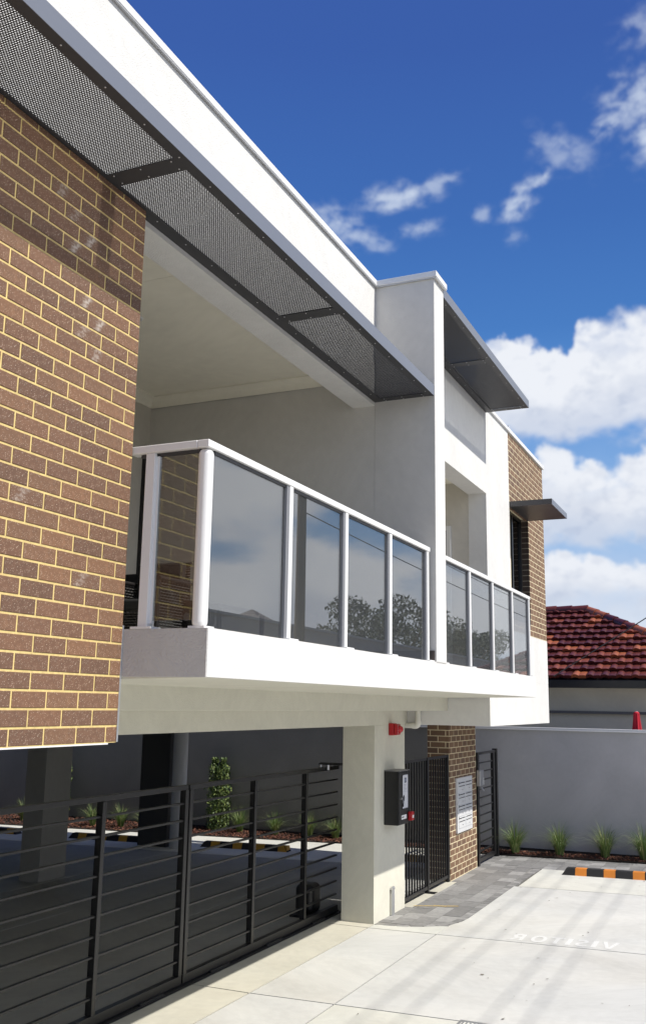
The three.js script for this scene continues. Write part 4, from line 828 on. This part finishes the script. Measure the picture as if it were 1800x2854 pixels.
// ---------------------------------------------------------------- neighbour's house
{
  const h = thing('neighbour_house', 'cream house with a red tiled hip roof beyond the grey boundary wall', 'house');
  const xe = 18.7, ye = W0(0.54), tanp = 0.466, xr = 22.1, yr = ye + tanp * (xr - xe), zh = -3.435, zc = zh + (xr - xe), zl = -13;
  mesh('house_wall', [box(19.15, 25, 0, ye - 0.08, zl, zc - 0.5)], M.houseWall, h);
  mesh('wall_rail', box(19.06, 19.15, W0(-0.10), W0(-0.05), zl, zc - 0.4), std([0.12, 0.12, 0.13], 0.6), h);
  mesh('gutter', box(xe - 0.06, xe + 0.08, ye - 0.165, ye - 0.02, zl, zc + 0.06, 0.01), M.black, h);
  mesh('eave_lining', box(xe + 0.08, 19.15, ye - 0.16, ye - 0.14, zl, zc), std([0.5, 0.49, 0.45], 0.8), h);
  const roof = group('roof', h);
  const und = new THREE.BufferGeometry(); // roof deck below the tiles: front slope, hip end, back slope
  const d = 0.03, A = [xe, ye - d, zl], B = [xe, ye - d, zc], C = [xr, yr - d, zh], D = [xr, yr - d, zl], E = [xr + 3.4, ye - d, zc], F = [xr + 3.4, ye - d, zl];
  und.setAttribute('position', new THREE.Float32BufferAttribute([...A, ...B, ...C, ...A, ...C, ...D, ...B, ...E, ...C, ...C, ...E, ...F, ...C, ...F, ...D], 3)); und.computeVertexNormals();
  mesh('roof_deck', uvBox(und), std([0.018, 0.012, 0.011], 0.95, { side: THREE.DoubleSide }), roof);
  // double-roll tiles, each its own piece, laid up the front slope
  const tile = (() => {
    const w = 0.268, L = 0.37, P = [], I = [], n = 10;
    const prof = (t) => 0.026 * Math.pow(Math.abs(Math.sin(t * Math.PI * 2)), 0.7) * (Math.sin(t * Math.PI * 2) > 0 ? 1 : 0.25) + 0.004;
    for (let i = 0; i <= n; i++) { const z = (i / n - 0.5) * w, y = prof(i / n); P.push(0, y + 0.062, z, L, y - 0.004, z, 0.03, y - 0.012, z); }
    for (let i = 0; i < n; i++) { const a = i * 3, b = a + 3; I.push(a, b, a + 1, b, b + 1, a + 1, a, a + 2, b, b, a + 2, b + 2); }
    const g = new THREE.BufferGeometry(); g.setAttribute('position', new THREE.Float32BufferAttribute(P, 3)); g.setIndex(I); g.computeVertexNormals();
    return toCreasedNormals(uvBox(g), 0.6);
  })();
  const tm = [[0.130, 0.027, 0.020], [0.105, 0.022, 0.020], [0.155, 0.035, 0.023], [0.09, 0.018, 0.017], [0.36, 0.105, 0.045], [0.23, 0.058, 0.032]].map((c) => std(c, 0.42, { map: rep(stoneMap, 2.5), side: THREE.DoubleSide }));
  const ang = Math.atan(tanp), gauge = 0.325, rows = Math.floor((xr - xe) / Math.cos(ang) / gauge) + 1, far = [[], []];
  for (let r = 0; r < rows; r++) {
    const s = r * gauge, x = xe - 0.03 + s * Math.cos(ang), y = ye + 0.004 + s * Math.sin(ang), zEnd = zc - (x - xe) + 0.02;
    for (let z = zEnd - 0.134 - (r % 2) * 0.134; z > zl; z -= 0.272) {
      const near = z > -5.2;
      const m = new THREE.Mesh(tile); m.position.set(x, y, z); m.rotation.z = ang; m.updateMatrix();
      if (!near) { far[r % 2].push(tile.clone().applyMatrix4(m.matrix)); continue; }
      const t = rnd(), o = mesh('roof_tile', tile, t < 0.09 ? tm[4] : t < 0.20 ? tm[5] : tm[Math.floor(rnd() * 4)], roof); o.position.copy(m.position); o.rotation.z = ang + rr(-0.012, 0.012); o.rotation.x = rr(-0.01, 0.01);
    }
  }
  far.forEach((f, k) => mesh('far_tiles', f, tm[k], roof, { kind: 'stuff' }));
  // ridge and hip cappings
  const cap = () => { const g = new THREE.CylinderGeometry(0.115, 0.13, 0.40, 12, 1, true, 0, Math.PI); g.rotateZ(Math.PI / 2).rotateX(0); return g; };
  const line = (P, Q) => {
    const a = V3(...P), b = V3(...Q), n = Math.ceil(a.distanceTo(b) / 0.36), dir = b.clone().sub(a).normalize();
    for (let i = 0; i < n; i++) {
      const g = new THREE.CylinderGeometry(0.10, 0.118, 0.40, 12, 1, true, -Math.PI / 2, Math.PI); // half round, flat side down
      const q = new THREE.Quaternion().setFromUnitVectors(V3(0, 1, 0), dir); g.rotateY(0).applyQuaternion(q);
      const p = a.clone().lerp(b, (i + 0.5) / n);
      const full = new THREE.CylinderGeometry(0.098, 0.118, 0.39, 12, 1, false); full.applyQuaternion(q);
      const o = mesh('ridge_tile', clean(full), tm[rnd() < 0.12 ? 4 : Math.floor(rnd() * 4)], roof); o.position.copy(p).add(V3(0, 0.01, 0));
    }
  };
  line([xe, ye + 0.02, zc], [xr, yr + 0.02, zh]); line([xr, yr + 0.03, zh], [xr, yr + 0.03, -8]);
}
{
  const u = thing('folded_umbrella', 'folded red garden umbrella poking above the grey wall', 'umbrella', [18.15, 0, -2.04]);
  const top = W0(-0.045), pts = [];
  const g = new THREE.CylinderGeometry(0.045, 0.115, 0.75, 28, 6); const p = g.attributes.position;
  for (let i = 0; i < p.count; i++) { const a = Math.atan2(p.getZ(i), p.getX(i)), k = 1 + 0.22 * Math.sin(a * 7 + p.getY(i) * 3); p.setX(i, p.getX(i) * k); p.setZ(i, p.getZ(i) * k); }
  g.computeVertexNormals(); g.translate(0, top - 0.40, 0); mesh('folded_canopy', clean(g), M.redCloth, u);
  { const c = new THREE.SphereGeometry(0.05, 14, 8); c.scale(1, 0.7, 1).translate(0, top - 0.03, 0); mesh('canopy_top', clean(c), M.redCloth, u); }
  mesh('pole', rod([0, 0, 0], [0, top + 0.01, 0], 0.02), M.powder, u);
}
// ---------------------------------------------------------------- street: pole, cables, trees, buildings opposite
{
  const px = 23.6, pz = 6, by = gy(6), p = thing('power_pole', 'timber power pole with a crossarm standing by the street', 'power pole', [px, by, pz]);
  mesh('pole_shaft', rod([0, -0.1, 0], [0, 11, 0], 0.17, 14, 0.11), M.wood, p);
  mesh('crossarm', box(-0.06, 0.06, 10.0, 10.12, -0.85, 0.7), M.wood, p);
  for (const z of [-0.72, -0.42, 0.2, 0.5]) mesh('insulator', rod([0, 10.12, z], [0, 10.26, z], 0.03, 10, 0.022), M.pvc, p);
  const hang = (label, x0, y0, z0, x1, y1, z1, r, sag) => { const P = []; for (let i = 0; i <= 20; i++) { const t = i / 20; P.push([lerp(x0, x1, t), lerp(y0, y1, t) - sag * 4 * t * (1 - t), lerp(z0, z1, t)]); } const o = thing('overhead_cable', label, 'cable'); mesh('cable', tube(P, r, 60, 6), M.cable, o); };
  const names = ['outermost of four parallel overhead cables, toward the building', 'second of four parallel overhead cables from the building', 'third of four parallel overhead cables from the building', 'fourth and streetmost of the parallel overhead cables'];
  [-0.72, -0.42, 0.2, 0.5].forEach((dz, i) => hang(names[i], -26, by + 10.2, pz + dz + (i - 1.5) * 0.02, px, by + 10.26, pz + dz, 0.0082, 0.05));
  [-0.72, -0.42, 0.2, 0.5].forEach((dz, i) => hang(names[i].replace('overhead cables', 'overhead cables past the pole'), px, by + 10.26, pz + dz, px + 70, by + 10.2, pz + dz, 0.0082, 0.2));
  hang('lower telephone cable strung below the crossarm', px, by + 7.6, pz, px + 60, by + 7.4, pz, 0.016, 0.4);
  hang('upper telephone cable strung below the crossarm', px, by + 8.2, pz, px + 60, by + 8.1, pz, 0.016, 0.3);
  hang('thin service cable rising over the red tiled roof', 18.6, W0(0.585), -3.56, px, W0(7.27), pz, 0.011, 0.0);
}
function gumTree(label, x, z, H, R) {
  const g = thing('gum_tree', label, 'tree', [x, gy(6), z], 'gum trees across the street');
  const limbs = [rod([0, -0.2, 0], [0.3, H * 0.45, 0.2], 0.32, 10, 0.2)];
  const heads = [];
  for (let i = 0; i < 11; i++) { const a = i * 2.4, r = R * rr(0.3, 0.85), y = H * rr(0.58, 0.93); heads.push([Math.cos(a) * r, y, Math.sin(a) * r, R * rr(0.22, 0.38)]); limbs.push(rod([0.3, H * rr(0.3, 0.45), 0.2], [Math.cos(a) * r, y, Math.sin(a) * r], 0.13, 7, 0.03)); }
  mesh('trunk', limbs, M.bark, g);
  const N = 7500, P = [];
  for (let i = 0; i < N; i++) {
    const [hx, hy, hz, hr] = heads[Math.floor(rnd() * heads.length)];
    let a, b, c; do { a = rr(-1, 1); b = rr(-1, 1); c = rr(-1, 1); } while (a * a + b * b + c * c > 1);
    const s = rr(0.12, 0.27), q = [hx + a * hr, hy + b * hr * 0.7, hz + c * hr], e = [rr(-1, 1), rr(-1, 1), rr(-1, 1)], f = [rr(-1, 1), rr(-1, 1), rr(-1, 1)];
    P.push(q[0] + e[0] * s, q[1] + e[1] * s, q[2] + e[2] * s, q[0] + f[0] * s, q[1] + f[1] * s, q[2] + f[2] * s, q[0] - e[0] * s, q[1] - e[1] * s, q[2] - e[2] * s);
  }
  const b = new THREE.BufferGeometry(); b.setAttribute('position', new THREE.Float32BufferAttribute(P, 3)); b.computeVertexNormals();
  mesh('crown', clean(b), M.gum, g, { kind: 'stuff' });
}
gumTree('tall gum tree across the street with an open crown', 82, 25, 12.2, 7.6);
gumTree('lower spreading gum tree across the street', 108, 26, 11.2, 7.6);
{
  const o = thing('opposite_building', 'long brown flat-roofed building across the street', 'building');
  mesh('building_wall', box(6, 95, 0, 6.05, 14.6, 22), M.brown, o);
  mesh('roof_edge', box(5.9, 95.1, 6.05, 6.17, 14.5, 22.1), std([0.45, 0.42, 0.37], 0.7), o);
  const c = thing('opposite_cottage', 'cottage with a pyramid roof behind the brown building', 'house');
  mesh('cottage_wall', box(59.4, 63.6, 0, 7.7, 26, 30), M.houseWall, c);
  const r = new THREE.ConeGeometry(3.4, 1.5, 4); r.rotateY(Math.PI / 4).translate(61.5, 8.45, 28); mesh('cottage_roof', clean(r), std([0.22, 0.2, 0.19], 0.8), c);
}
renderer.render(scene, camera);
